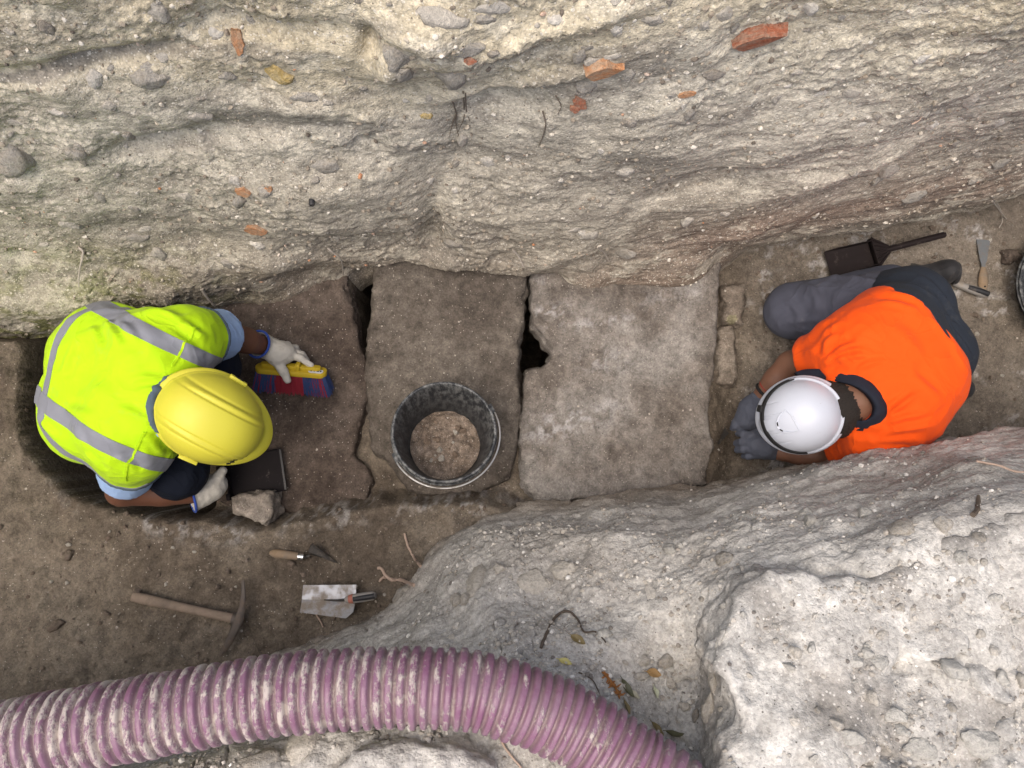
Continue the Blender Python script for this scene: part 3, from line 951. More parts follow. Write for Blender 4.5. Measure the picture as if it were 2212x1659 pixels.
# pieces that stand out in the section
for a in [
    (514, 88, 31, 60, S_orange, 0.06, 'angular', 1, 'tile_fragment', 'orange tile fragment standing on end in the section'),
    (598, 160, 74, 44, S_yellow, 0.25, 'angular', 2, 'stone', 'ochre yellow stone below the orange tile fragment'),
    (527, 415, 44, 16, S_orange, 0.0, 'angular', 3, 'tile_fragment', None),
    (577, 409, 30, 14, S_orange, -0.5, 'angular', 4, 'tile_fragment', None),
    (1300, 152, 88, 24, S_orange, -0.22, 'angular', 5, 'tile_fragment', 'long orange tile fragment under a cream stone'),
    (1272, 134, 44, 17, S_pale, -0.2, 'angular', 0, 'stone', None), (1322, 122, 40, 12, S_pale, -0.2, 'angular', 6, 'stone', None),
    (1254, 224, 30, 34, S_red, -0.6, 'angular', 3, 'brick_fragment', 'red brick fragment in the middle of the section'),
    (1238, 240, 24, 16, S_red, -0.3, 'angular', 1, 'brick_fragment', None),
    (1633, 88, 118, 22, S_red, -0.42, 'angular', 5, 'brick_fragment', 'long red brick streak high in the right of the section'),
    (1480, 204, 44, 12, S_orange, -0.25, 'angular', 4, 'tile_fragment', None),
    (1014, 132, 34, 20, S_red, 0.1, 'angular', 2, 'brick_fragment', None), 
    
    (1778, 203, 42, 14, S_white, -0.15, 'angular', 3, 'stone', None), (1560, 228, 24, 10, S_pale, -0.3, 'angular', 3, 'stone', None),
    (1702, 192, 24, 9, S_white, -0.5, 'angular', 4, 'stone', None), (1860, 270, 30, 12, S_white, -0.1, 'angular', 6, 'stone', None),
    (2165, 272, 24, 18, S_white, 0, 'angular', 2, 'stone', None), (1990, 130, 48, 16, S_white, -0.5, 'angular', 0, 'stone', None),
    (340, 32, 54, 48, S_pale, 0, 'round', 1, 'cobble', None), (464, 68, 42, 28, S_white, 0, 'round', 2, 'cobble', None),
    (540, 42, 26, 22, S_grey, 0, 'round', 4, 'cobble', None), (1568, 30, 42, 40, S_pale, 0, 'round', 3, 'cobble', None), (1522, 56, 30, 24, S_pale, 0, 'round', 5, 'cobble', None),
    (1748, 26, 44, 20, S_white, -0.15, 'angular', 1, 'stone', None), (1590, 62, 28, 22, S_grey, 0, 'round', 0, 'cobble', None),
    (702, 356, 80, 36, S_grey, -0.05, 'angular', 4, 'stone', 'flat grey stone jutting out of the left half of the section'),
    (400, 426, 40, 26, S_pale, 0.5, 'angular', 3, 'stone', None), (300, 521, 50, 20, S_grey, -0.06, 'angular', 2, 'stone', None),
    (312, 494, 44, 14, S_pale, 0, 'angular', 6, 'stone', None), (152, 492, 58, 24, S_pale, 0.4, 'angular', 5, 'stone', None),
    (92, 533, 30, 9, S_pale, 0, 'angular', 1, 'stone', None), (222, 432, 30, 26, S_grey, 0, 'angular', 7, 'stone', None),
    (22, 352, 84, 64, S_grey, 0, 'round', 6, 'cobble', None), (548, 500, 60, 14, S_orange, -0.1, 'angular', 0, 'tile_fragment', None),
    (505, 398, 34, 20, S_white, 0.3, 'angular', 5, 'stone', None), (860, 128, 76, 62, S_grey, 0.4, 'round', 7, 'cobble', 'dark rounded cobble high in the section above the corner'),
    (960, 40, 120, 50, S_pale, 0.1, 'angular', 2, 'stone', None), (1060, 20, 110, 40, S_white, 0, 'angular', 3, 'stone', None),
    (1010, 110, 90, 34, S_grey, -0.1, 'round', 2, 'cobble', None), (880, 170, 54, 40, S_grey, 0.2, 'round', 5, 'cobble', None), (960, 172, 96, 44, S_grey, 0, 'round', 1, 'cobble', None),
    (924, 255, 26, 18, S_yellow, -0.5, 'angular', 2, 'stone', None), (970, 528, 50, 16, S_grey, 0, 'angular', 0, 'stone', None),
    (1050, 350, 40, 22, S_white, 0, 'angular', 4, 'stone', None),  (1095, 346, 18, 12, S_white, 0, 'angular', 7, 'stone', None),
     (1275, 514, 44, 14, S_pale, -0.5, 'angular', 1, 'stone', None),
    (1245, 503, 34, 10, S_pale, -0.1, 'angular', 3, 'stone', None), (1345, 553, 52, 24, S_grey, -0.2, 'angular', 2, 'stone', 'flat grey stone low in the section above the big slab'),
      
    (1975, 425, 56, 22, S_grey, -0.15, 'angular', 6, 'stone', None), 
     
    (120, 250, 50, 14, S_white, 0, 'angular', 4, 'stone', None), (205, 172, 54, 40, S_white, 0.2, 'angular', 0, 'stone', None), (330, 170, 90, 50, S_grey, -0.2, 'angular', 5, 'stone', None),
    (660, 210, 70, 30, S_grey, 0.1, 'round', 3, 'cobble', None), (30, 270, 44, 12, S_pale, 0, 'angular', 2, 'stone', None),
    (1405, 45, 60, 24, S_pale, -0.3, 'angular', 4, 'stone', None), (1200, 40, 40, 30, S_white, 0.4, 'angular', 6, 'stone', None), (1250, 130, 30, 26, S_grey, 0, 'round', 6, 'cobble', None),
]:
    embed(a[0], a[1], a[2], a[3], a[4], a[5], 'shard' if 'fragment' in a[8] else 'angular', a[7], 0.46 if 'fragment' in a[8] else 0.50, a[8], 0.42, a[9], names=('wall',))
# smaller stones seen all over the section
for k in range(120):
    px = rnd.uniform(0, 2212); py = rnd.uniform(0, 640 - 0.09 * px)
    s = rnd.choice([9, 11, 13, 16, 20, 26, 34])
    mt = rnd.choice([S_grey, S_grey, S_grey, S_pale, S_pale, S_white, S_white, S_dark]) if rnd.random() > -1 else S_grey
    embed(px, py, s * rnd.uniform(0.9, 1.7), s * rnd.uniform(0.45, 0.9), mt, -0.2 * (px > 1000) + rnd.uniform(-.3, .3), rnd.choice(['angular', 'angular', 'round']), k, 0.45, 'stone', 0.5, names=('wall',))

# stones and blocks in the near bank
for a in [(1022, 1245, 52, 46, S_pale, 'round', 1), (1405, 1276, 24, 42, S_white, 'round', 2), (1440, 1428, 38, 38, S_grey, 'round', 3), (862, 1276, 52, 34, S_grey, 'angular', 3),
          (1215, 1228, 60, 36, S_pale, 'angular', 2), (1150, 1262, 90, 60, S_pale, 'angular', 5), (1560, 1200, 40, 26, S_grey, 'round', 5), (1945, 1140, 60, 40, S_grey, 'round', 6), (2040, 1135, 44, 36, S_grey, 'round', 7),
          (1540, 1470, 30, 26, S_grey, 'round', 4), (1530, 1535, 46, 40, S_grey, 'round', 0), (1495, 1545, 24, 20, S_dark, 'round', 1),
          (2120, 1600, 110, 60, S_block, 'angular', 4), (1990, 1620, 80, 44, S_block, 'angular', 1), (1930, 1545, 56, 36, S_block, 'angular', 0), (2060, 1440, 64, 36, S_block, 'angular', 3), (1840, 1600, 60, 34, S_block, 'angular', 7), (1895, 1428, 40, 34, S_block, 'round', 2), (1850, 1425, 34, 28, S_block, 'round', 5), (1880, 1500, 50, 20, S_pale, 'angular', 6), (1700, 1440, 30, 22, S_block, 'round', 6), (1755, 1400, 28, 20, S_block, 'round', 3),
          (640, 1610, 120, 40, S_pale, 'angular', 1), (560, 1640, 90, 40, S_grey, 'angular', 6)]:
    embed(a[0], a[1], a[2], a[3], a[4], rnd.uniform(-.3, .3), 'angular', a[6], 0.42 if a[2] > 90 else 0.36, 'stone', 0.4)
for k in range(150):
    px = rnd.uniform(900, 2212); py = rnd.uniform(1090, 1655)
    s = rnd.choice([8, 9, 10, 12, 14, 18, 24])
    embed(px, py, s * rnd.uniform(0.9, 1.5), s * rnd.uniform(0.6, 1.0), rnd.choice([S_block, S_block, S_pale, S_pale, S_white, S_grey]), rnd.uniform(-1, 1), rnd.choice(['angular', 'round', 'round']), k, 0.35, 'stone', 0.6, names=('bank', 'crust'))
# clods and stones on the ledge and floor
for k in range(110):
    if k < 60: px, py = rnd.uniform(0, 900), rnd.uniform(1110, 1560)
    else: px, py = rnd.uniform(1560, 2212), rnd.uniform(480, 1000)
    s = rnd.choice([6, 7, 8, 9, 10, 12, 14])
    embed(px, py, s * rnd.uniform(0.9, 1.4), s * rnd.uniform(0.6, 1.0), rnd.choice([S_brown, S_brown, S_brown, S_grey, S_pale]) if s < 13 else S_brown, rnd.uniform(-1, 1), rnd.choice(['angular', 'round']), k, 0.25, 'clod', 0.7, names=('floor',))
for a in [(123, 1345, 38, 26), (150, 1200, 26, 20), (300, 1275, 22, 16)]:
    embed(a[0], a[1], a[2], a[3], S_brown, rnd.uniform(-1, 1), 'angular', a[0], 0.2, 'clod', 0.7, names=('floor',))

# loose grit: thousands of grains nobody could count
def grit(name, pts, nrm, sizes, tones, mat, parent):
    v0, f0 = ICO1
    n = len(pts)
    sh = np.array([rock_shape(900 + j, 0.8, 1)[0] for j in range(6)])
    k = NR.randint(0, 6, n)
    base = sh[k]                                             # n, 12, 3
    ang = NR.rand(n) * 6.283
    c, s = np.cos(ang), np.sin(ang)
    t1 = np.cross(nrm, np.array([0.3, 0.5, 0.8])); t1 /= np.linalg.norm(t1, axis=1, keepdims=True) + 1e-9
    t2 = np.cross(nrm, t1)
    e1 = t1 * c[:, None] + t2 * s[:, None]; e2 = -t1 * s[:, None] + t2 * c[:, None]
    asp = NR.uniform(0.6, 1.0, (n, 1)); hh = NR.uniform(0.4, 0.8, (n, 1))
    V_ = base[:, :, :1] * e1[:, None] + base[:, :, 1:2] * (e2 * asp)[:, None] + base[:, :, 2:] * (nrm * hh)[:, None]
    V_ = V_ * sizes[:, None, None] + pts[:, None] + nrm[:, None] * (sizes * 0.1)[:, None, None]
    F_ = f0[None] + (np.arange(n) * len(v0))[:, None, None]
    me = new_mesh(name, V_.reshape(-1, 3), F_.reshape(-1, 3), smooth=False)
    a = me.attributes.new('tone', 'FLOAT', 'POINT')
    a.data.foreach_set('value', np.repeat(tones, len(v0)).astype(np.float32))
    o = add(name, me, mat, parent)
    o['kind'] = 'stuff'
    return o
def grit_mat(name, stops):
    m, nt, b = nodes_of(name)
    t = NT(nt)
    f, _ = t.attr('tone')
    c = t.ramp(f, stops)
    c = t.mix(1.0, c, t.ramp(t.noise(120, 3, 0.7), [(0.3, 0.75), (0.7, 1.15)]), 'MULTIPLY')
    t.link(c, b.inputs['Base Color'])
    b.inputs['Roughness'].default_value = 0.95
    b.inputs['Specular IOR Level'].default_value = 0.15
    return m
G_bank = grit_mat('bank_grit', [(0.0, (0.17, 0.155, 0.14)), (0.2, (0.33, 0.30, 0.26)), (0.6, (0.42, 0.39, 0.34)), (0.85, (0.58, 0.55, 0.5)), (1.0, (0.75, 0.73, 0.68))])
G_wall = grit_mat('section_grit', [(0.0, (0.14, 0.12, 0.10)), (0.2, (0.31, 0.265, 0.21)), (0.65, (0.40, 0.35, 0.28)), (0.85, (0.62, 0.57, 0.48)), (0.97, (0.74, 0.70, 0.62)), (1.0, (0.5, 0.22, 0.1))])
G_floor = grit_mat('floor_grit', [(0.0, (0.11, 0.084, 0.065)), (0.4, (0.155, 0.122, 0.096)), (0.85, (0.20, 0.162, 0.13)), (0.975, (0.24, 0.20, 0.165)), (0.99, (0.36, 0.33, 0.29)), (1.0, (0.5, 0.47, 0.43))])

def scatter(key, n, cond, lo, hi, power=2.2):
    s = SF[key]
    ok = np.flatnonzero(cond(s['v'], s['px'], s['py']) & (s['px'] > -250) & (s['px'] < 2460) & (s['py'] > -150) & (s['py'] < 1850))
    j = NR.choice(ok, n)
    p = s['v'][j] + NR.normal(scale=0.002, size=(n, 3))
    nn = s['n'][j]
    vd = np.array([0, 0, CAM_H]) - p
    nn = np.where(((nn * vd).sum(1) < 0)[:, None], -nn, nn)
    nn = nn / (np.linalg.norm(nn, axis=1, keepdims=True) + 1e-9)
    sz = lo + (hi - lo) * NR.rand(n) ** (power * 2)
    return p.astype(np.float32), nn.astype(np.float32), sz.astype(np.float32), NR.rand(n)
clump_b = lambda v, px, py: (fbm(v.astype(np.float32), 3.5, 3, 0.6, off=41) + NR.normal(scale=0.35, size=len(v)) > 0.12) & (v[:, 2] > 0.35)
grit('bank_gravel', *scatter('bank', 6500, clump_b, 0.0022, 0.010), G_bank, bank)
grit('crust_gravel', *scatter('crust', 2600, lambda v, px, py: (v[:, 2] > 1.1) & (fbm(v.astype(np.float32), 4, 3, 0.6, off=4) + NR.normal(scale=0.3, size=len(v)) > 0.1), 0.0018, 0.008), G_bank, bank)
grit('section_crumbs', *scatter('wall', 6500, lambda v, px, py: (v[:, 2] > 0.03) & (v[:, 2] < 1.5) & (fbm(v.astype(np.float32), 3.5, 3, 0.6, off=21) + NR.normal(scale=0.5, size=len(v)) > 0.0), 0.0022, 0.0105), G_wall, wall)
grit('floor_crumbs', *scatter('floor', 6500, lambda v, px, py: (v[:, 2] < 0.4) & (v[:, 2] > -0.45) & (fbm(v.astype(np.float32), 4, 3, 0.6, off=61) + NR.normal(scale=0.45, size=len(v)) > -0.1), 0.0022, 0.011), G_floor, fl)

# ---- cover slabs of the grave
def slab(name, outline, top, thick, tilt, mat, label, cat, h=0.0075, seed=0, rough=0.012, group=None):
    poly = pix_poly(outline, top)
    xs = [q[0] for q in poly]; ys = [q[1] for q in poly]
    cx, cy = sum(xs) / len(xs), sum(ys) / len(ys)
    def fn(p):
        tz = p[:, 2] - top - (p[:, 0] - cx) * tilt[0] - (p[:, 1] - cy) * tilt[1]
        d = poly_sd(p[:, 0], p[:, 1], poly)
        zt = tz.copy()
        m = np.flatnonzero((np.maximum(np.maximum(d, zt), -(tz + thick)) > -0.05) & (np.maximum(d, zt) < 0.05))
        w = p[m]
        d[m] += 0.011 * fbm(w, 7, 3, 0.55, off=seed) + 0.010 * fbm(w, 24, 3, 0.6, off=seed + 3)
        d -= 0.10 * np.clip(-tz - 0.02, -0.02, 0.06)
        q = w * V(1, 1, 0.1)
        zt[m] -= rough * fbm(q, 5, 4, 0.55, off=seed + 7) + 0.005 * fbm(q, 26, 3, 0.65, off=seed + 1)
        return smax(smax(d, zt, 0.022), -(tz + thick), 0.012)
    v, f = mesh_sdf(fn, (min(xs) - .04, min(ys) - .04, top - thick - .05), (max(xs) + .04, max(ys) + .04, top + .06), h)
    org = np.array([cx, cy, top - thick], np.float32)
    me = new_mesh(name, v - org, f)
    put_col(me, mat(v))
    o = add(name, me, M_slab, None, tuple(org))
    return tag(o, label, cat, group)

def slab_col(stops, smears=(), off=0, green=None):
    def fn(p):
        c = soil_col(p, stops, off, 4.0, 0.25, 26)
        n = sstep(0.0, 0.3, fbm(p, 30, 4, 0.75, off=off + 2))
        for (px, py, sx, sy, a) in smears:
            o = P(px, py, 0.016)
            r = ((p[:, 0] - o[0] + 0.3 * (p[:, 1] - o[1])) / sx) ** 2 + ((p[:, 1] - o[1] - 0.12 * (p[:, 0] - o[0])) / sy) ** 2
            c = lerp(c, (0.42, 0.41, 0.405), 0.75 * a * n * np.exp(-r))
        if green:
            o = P(green[0], green[1], -0.03)
            c = lerp(c, (0.25, 0.23, 0.14), 0.8 * (np.hypot(p[:, 0] - o[0], (p[:, 1] - o[1]) * 1.4) + 0.012 * fbm(p, 40, 2) < 0.022))
        return c
    return fn
M_slab = earth('slab_stone', fleck=0.03, fleck_col=(0.40, 0.36, 0.31), dark=0.02, bump=0.008, grain=(0.8, 1.17))
C_l = slab_col([(0.25, (0.066, 0.051, 0.042)), (0.5, (0.088, 0.069, 0.057)), (0.75, (0.112, 0.09, 0.075))], off=2)  # reddish earth stain, deepened with the worker's shade painted into the colour
C_m = slab_col([(0.25, (0.094, 0.080, 0.067)), (0.5, (0.116, 0.100, 0.084)), (0.75, (0.142, 0.124, 0.105))], off=6)  # brown stone, base colour also lowered to carry shade on the trench's left
C_e = slab_col([(0.25, (0.165, 0.138, 0.112)), (0.5, (0.20, 0.17, 0.138)), (0.75, (0.235, 0.205, 0.17))], off=8, green=(1585, 688))
C_r = slab_col([(0.22, (0.140, 0.122, 0.105)), (0.46, (0.185, 0.166, 0.147)), (0.7, (0.235, 0.219, 0.199))], off=11, smears=[(1190, 672, 0.07, 0.022, 1.0), (1300, 695, 0.18, 0.02, 0.7), (1240, 905, 0.13, 0.04, 1.0), (1310, 780, 0.10, 0.04, 0.6),
           (1180, 935, 0.08, 0.03, 0.9), (1330, 870, 0.05, 0.02, 0.6), (1450, 640, 0.16, 0.03, 0.4), (1170, 610, 0.05, 0.03, 0.4)])
C_b = slab_col([(0.25, (0.23, 0.20, 0.17)), (0.5, (0.28, 0.25, 0.215)), (0.75, (0.33, 0.305, 0.27))], off=14)
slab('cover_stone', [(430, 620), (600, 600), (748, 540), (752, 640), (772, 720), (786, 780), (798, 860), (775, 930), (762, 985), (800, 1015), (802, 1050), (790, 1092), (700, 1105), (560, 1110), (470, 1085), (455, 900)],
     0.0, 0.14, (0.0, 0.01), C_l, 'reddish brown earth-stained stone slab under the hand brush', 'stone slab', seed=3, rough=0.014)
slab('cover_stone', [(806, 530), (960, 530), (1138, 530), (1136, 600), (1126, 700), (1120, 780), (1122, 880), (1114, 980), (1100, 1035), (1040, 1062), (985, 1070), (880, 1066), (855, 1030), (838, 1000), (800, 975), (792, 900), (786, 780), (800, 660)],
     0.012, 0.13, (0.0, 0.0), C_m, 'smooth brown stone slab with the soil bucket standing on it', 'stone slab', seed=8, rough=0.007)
slab('cover_stone', [(1146, 530), (1350, 530), (1562, 540), (1558, 620), (1552, 700), (1546, 800), (1534, 870), (1538, 960), (1530, 1050), (1440, 1068), (1300, 1080), (1160, 1082), (1128, 1050), (1118, 960), (1130, 860), (1136, 800), (1180, 786),
                    (1196, 760), (1172, 726), (1150, 700), (1146, 640)],
     0.016, 0.15, (0.0, 0.0), C_r, 'broad grey stone slab with white lime streaks and a notch in its left edge', 'stone slab', seed=14, rough=0.011)
slab('edging_stone', [(1560, 610), (1612, 608), (1617, 640), (1604, 698), (1562, 694)], -0.035, 0.07, (-0.03, 0.02), C_e, 'small flat edging stone against the wall, greenish patch on top', 'stone', h=0.005, seed=21, rough=0.004)
slab('edging_stone', [(1552, 706), (1590, 704), (1596, 760), (1590, 834), (1546, 830)], -0.04, 0.07, (-0.02, 0.0), C_e, 'longer flat edging stone right beside the big grey slab', 'stone', h=0.005, seed=25, rough=0.004)
# the loose block by the dustpan
slab('loose_block', [(497, 1074), (580, 1066), (588, 1108), (570, 1136), (500, 1105)], 0.105, 0.125, (-0.05, -0.10), C_b, 'pale squared stone block lying beside the black dustpan', 'stone', h=0.005, seed=31, rough=0.006)
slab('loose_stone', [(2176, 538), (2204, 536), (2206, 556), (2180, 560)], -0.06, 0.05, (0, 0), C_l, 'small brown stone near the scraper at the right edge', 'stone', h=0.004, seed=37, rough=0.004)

# ================================================================== PEOPLE
def fabric(name, col, rough=0.85, var=0.10, weave=900, bump=0.0006, dirt=None, dirt_amt=0.25, sheen=0.05, wrinkle=9, wamp=0.0028):
    m, nt, b = nodes_of(name)
    t = NT(nt)
    c = t.mix(t.noise(9, 4, 0.6), tuple(x * (1 - var) for x in col), tuple(min(1, x * (1 + var)) for x in col))
    if dirt is not None:
        d = t.ramp(t.noise(11, 6, 0.75), [(0.64 - dirt_amt * 0.2, 0.0), (0.74, 1.0)])
        c = t.mix(t.math('MULTIPLY', d, 0.6), c, dirt)
    t.link(c, b.inputs['Base Color'])
    b.inputs['Roughness'].default_value = rough
    b.inputs['Specular IOR Level'].default_value = 0.2
    b.inputs['Sheen Weight'].default_value = sheen
    wr = t.noise(wrinkle, 2, 0.5, None, 0.6)
    wr = t.math('SUBTRACT', 1.0, t.math('ABSOLUTE', t.math('SUBTRACT', t.math('MULTIPLY', wr, 2.0), 1.0)))
    wr = t.math('POWER', wr, 5.0)
    h = t.math('ADD', t.math('MULTIPLY', t.noise(weave, 2, 0.5), bump), t.math('MULTIPLY', wr, wamp))
    t.link(t.bump(h, 1.0), b.inputs['Normal'])
    return m
F_vest = fabric('hivis_yellow', (0.43, 0.69, 0.006), 0.75, 0.05, dirt=(0.30, 0.42, 0.05), dirt_amt=0.25)
F_band = fabric('reflective_grey', (0.215, 0.225, 0.255), 0.45, 0.06, bump=0.0003, wamp=0.002)
F_pipe = fabric('piping_grey', (0.075, 0.105, 0.14))
F_blue = fabric('light_blue_cotton', (0.30, 0.44, 0.70))
F_jean = fabric('dark_denim', (0.006, 0.009, 0.018), sheen=0.0)
F_orange = fabric('hivis_orange', (0.80, 0.085, 0.004), 0.8, 0.05)
F_navy = fabric('navy_cotton', (0.016, 0.019, 0.030), sheen=0.0)
F_grey = fabric('grey_work_trousers', (0.075, 0.08, 0.108), dirt=(0.17, 0.17, 0.18), dirt_amt=0.1, sheen=0.03)
F_seat = fabric('dark_seat_cloth', (0.020, 0.026, 0.038), dirt=(0.075, 0.075, 0.07), dirt_amt=0.45, sheen=0.02)
F_glove_w = fabric('white_knit_glove', (0.50, 0.48, 0.43), 0.9, 0.12, dirt=(0.22, 0.2, 0.17), dirt_amt=0.35)
F_glove_g = fabric('grey_coated_glove', (0.085, 0.095, 0.125), 0.7, 0.12, dirt=(0.16, 0.16, 0.17), dirt_amt=0.3, sheen=0.02)
F_cuff = fabric('blue_cuff', (0.03, 0.07, 0.32))
F_boot = fabric('black_boot', (0.03, 0.03, 0.033), 0.6, 0.2, dirt=(0.14, 0.125, 0.105), dirt_amt=0.5)
def skin_mat(name, col):
    m, nt, b = nodes_of(name)
    t = NT(nt)
    c = t.mix(t.noise(24, 5, 0.65), tuple(x * 0.8 for x in col), tuple(x * 1.2 for x in col))
    t.link(c, b.inputs['Base Color'])
    b.inputs['Roughness'].default_value = 0.5
    b.inputs['Subsurface Weight'].default_value = 0.08
    b.inputs['Subsurface Radius'].default_value = (0.008, 0.003, 0.002)
    t.link(t.bump(t.noise(400, 3, 0.6), 0.0008), b.inputs['Normal'])
    return m
SK1 = skin_mat('tanned_skin_dark', (0.135, 0.058, 0.034))
SK2 = skin_mat('tanned_skin', (0.185, 0.090, 0.056))
HAIR = simple('short_dark_hair', (0.022, 0.017, 0.014), 0.75, var=0.5, scale=180, bump=0.004, bscale=500)

def Q(px, py, z):
    return np.array(P(px, py, z), np.float32)

def unit(v):
    return v / (np.linalg.norm(v) + 1e-9)

def part(name, fn, lo, hi, h, mat, parent, org, disp=None, rel=1, label=None):
    v, f = mesh_sdf(fn, lo, hi, h)
    v = relax(v, f, rel)
    if disp is not None:
        n = vnormals(v, f)
        v = v + n * disp(v)[:, None]
    me = new_mesh(name, v - org, f)
    o = add(name, me, mat, parent)
    if label: o['label'] = label
    return o

def chain(p, pts, radii, k=0.012):
    d = None
    for i in range(len(pts) - 1):
        c = rcone(p, pts[i], pts[i + 1], radii[i], radii[i + 1])
        d = c if d is None else smin(d, c, k)
    return d

def folds(amp, dirs, freq, off, base=0.0015):
    """cloth wrinkles running along the given directions, each strongest about its own centre"""
    def fn(v):
        d = base * fbm(v, 14, 2, 0.5, off=off)
        for (c, a, along, rad) in dirs:
            a3 = unit(np.array(along, np.float32))
            q = v - np.array(c, np.float32)
            s = q - (q @ a3)[:, None] * a3 * 0.86
            w = np.exp(-(q * q).sum(1) / (rad * rad))
            d = d + amp * a * w * np.clip(fbm(s, freq, 2, 0.45, off=off + 3, ridged=True) - 0.1, -1, 1.2)
        return d
    return fn

def creases(base, lines):
    """named cloth folds: (from, to, width, height), as seen from above; each is a ridge with a furrow beside it"""
    def fn(v):
        d = base(v)
        for a, b, w, h in lines:
            a = np.array(a, np.float32); b = np.array(b, np.float32)
            e = (b - a)[:2]; L = np.linalg.norm(e); e = e / L
            q = v[:, :2] - a[:2]
            t = q @ e / L
            s = q[:, 0] * -e[1] + q[:, 1] * e[0] + .012 * np.sin(t * 4 + a[0] * 9) * 0.6
            k = np.clip(1 - (2 * t - 1) ** 2, 0, 1) ** .7 * (np.abs(t - .5) < .5)
            k = k * np.exp(-((v[:, 2] - (a[2] + (b[2] - a[2]) * t)) / .12) ** 2)
            d = d + 1.5 * h * k * (np.exp(-(s / w) ** 2) - .8 * np.exp(-((s - 1.7 * w) / (1.1 * w)) ** 2))
        return d
    return fn

def bounds(pts, m):
    a = np.array(pts)
    return a.min(0) - m, a.max(0) + m

def helmet(parent, org, ctr, front, upv, mat, name='hard_hat', size=(0.145, 0.118, 0.142), style='ribbed', peak=0.045):
    """dome with rim and peak; ctr is the middle of the rim"""
    Z = unit(np.array(upv, np.float32)); Xf = np.array(front, np.float32)
    Xf = unit(Xf - Z * (Xf @ Z)); Yl = np.cross(Z, Xf)
    R = np.stack([Xf, Yl, Z], 1)
    na, ne = 220, 90
    az = np.linspace(0, 2 * np.pi, na, endpoint=False)
    rows = []
    def ring(rx, ry, z):
        return np.stack([rx * np.cos(az), ry * np.sin(az), np.full(na, z) if np.isscalar(z) else z], 1)
    a, b, c = size
    fr = np.clip(np.cos(az), 0, 1) ** 2
    inner = [ring(a * 0.5, b * 0.5, c * 0.70), ring(a * 0.85, b * 0.85, c * 0.4), ring(a * 0.955, b * 0.955, 0.008), ring(a * 0.955, b * 0.955, -0.004)]
    brim = 0.013 + peak * fr ** 1.5
    drop = -0.004 - 0.010 * fr
    edge = [ring(a + brim - 0.002, b + brim * 0.6, drop - 0.003), ring(a + brim, b + brim * 0.6, drop), ring(a + brim - 0.001, b + brim * 0.6 - 0.001, drop + 0.003),
            ring(a + 0.006 + brim * 0.35, b + 0.005, 0.004 + drop * 0.3), ring(a + 0.002, b + 0.002, 0.006)]
    for k in range(ne):
        e = (k / (ne - 1)) * (np.pi / 2) * 0.995
        ce, se = np.cos(e) ** 0.82, np.sin(e) ** 0.95
        rows.append(ring(a * ce, b * ce, 0.007 + c * se))
    dome = np.array(rows)
    flat = dome.reshape(-1, 3)
    nrm = unit_rows(flat / np.array([a * a, b * b, c * c]))
    x, y, z = flat.T
    if style == 'ribbed':
        # broad raised middle and two side ribs that run from front to back
        h = 0.0045 * sstep(0.050, 0.043, np.abs(y)) * sstep(-0.16, -0.10, x)
        for yy in (0.060, -0.060):
            h += 0.0050 * np.exp(-((y - yy * (1 - 0.15 * (x / a) ** 2)) / 0.007) ** 2) * sstep(0.015, 0.05, z) * sstep(-0.14, -0.09, x)
            h -= 0.0022 * np.exp(-((y - yy * 1.18) / 0.004) ** 2) * sstep(0.015, 0.05, z)
        h += 0.003 * np.exp(-((z - 0.022) / 0.006) ** 2)
    else:
        back = sstep(0.085, -0.06, x)
        h = 0.0070 * np.exp(-((z - 0.040 - 0.012 * (x / a)) / 0.0046) ** 2) * back + 0.004 * sstep(0.040, 0.0, z) * back
        for yy in (0.030, -0.030, 0.062, -0.062):
            h -= 0.0016 * np.exp(-((y - yy) / 0.0018) ** 2) * sstep(0.02, 0.045, x) * sstep(0.135, 0.12, x)
        h += 0.003 * sstep(0.02, 0.016, np.abs(y)) * sstep(0.05, 0.1, x) * sstep(0.15, 0.13, x)
        h += 0.003 * np.exp(-((z - 0.016) / 0.004) ** 2) * (1 - back)
    dome = (flat + nrm * h[:, None]).reshape(ne, na, 3)
    allr = np.concatenate([np.array(inner), np.array(edge), dome])
    v = allr.reshape(-1, 3)
    f = grid_faces(na, len(allr), True)
    f = [tuple(q) for q in f]
    top = len(v)
    v = np.concatenate([v, [[0, 0, 0.007 + c + (0.0045 if style == 'ribbed' else 0)]]])
    base = (len(allr) - 1) * na
    f += [(base + k, base + (k + 1) % na, top) for k in range(na)]
    f.append(tuple(range(na - 1, -1, -1)))
    loc = (R @ v.T).T + ctr - org
    me = new_mesh(name, loc, f)
    o = add(name, me, mat, parent)
    def on(az_, e, lift=0.0):
        """point on the dome: azimuth from the front to the left, elevation 0..1"""
        ee = e * np.pi / 2
        ce, se = np.cos(ee) ** 0.82, np.sin(ee) ** 0.95
        q = np.array([a * ce * np.cos(az_), b * ce * np.sin(az_), 0.007 + c * se])
        n = unit(q / np.array([a * a, b * b, c * c]))
        return R @ (q + n * lift) + ctr - org, R @ n
    return o, on, R

def unit_rows(v):
    return v / (np.linalg.norm(v, axis=1, keepdims=True) + 1e-9)

def ribbon(name, pts, nrms, width_dir, w, t, mat, parent):
    """flat band along a path: pts, surface normals, side directions"""
    vs, fs = [], []
    for p, n, s in zip(pts, nrms, width_dir):
        vs += [p - s * w, p + s * w, p + s * w + n * t, p - s * w + n * t]
    for k in range(len(pts) - 1):
        for j in range(4):
            a, b_ = k * 4 + j, k * 4 + (j + 1) % 4
            fs.append((a, b_, b_ + 4, a + 4))
    fs.append((3, 2, 1, 0)); m = (len(pts) - 1) * 4
    fs.append((m, m + 1, m + 2, m + 3))
    me = new_mesh(name, [tuple(q) for q in vs], fs)
    return add(name, me, mat, parent)

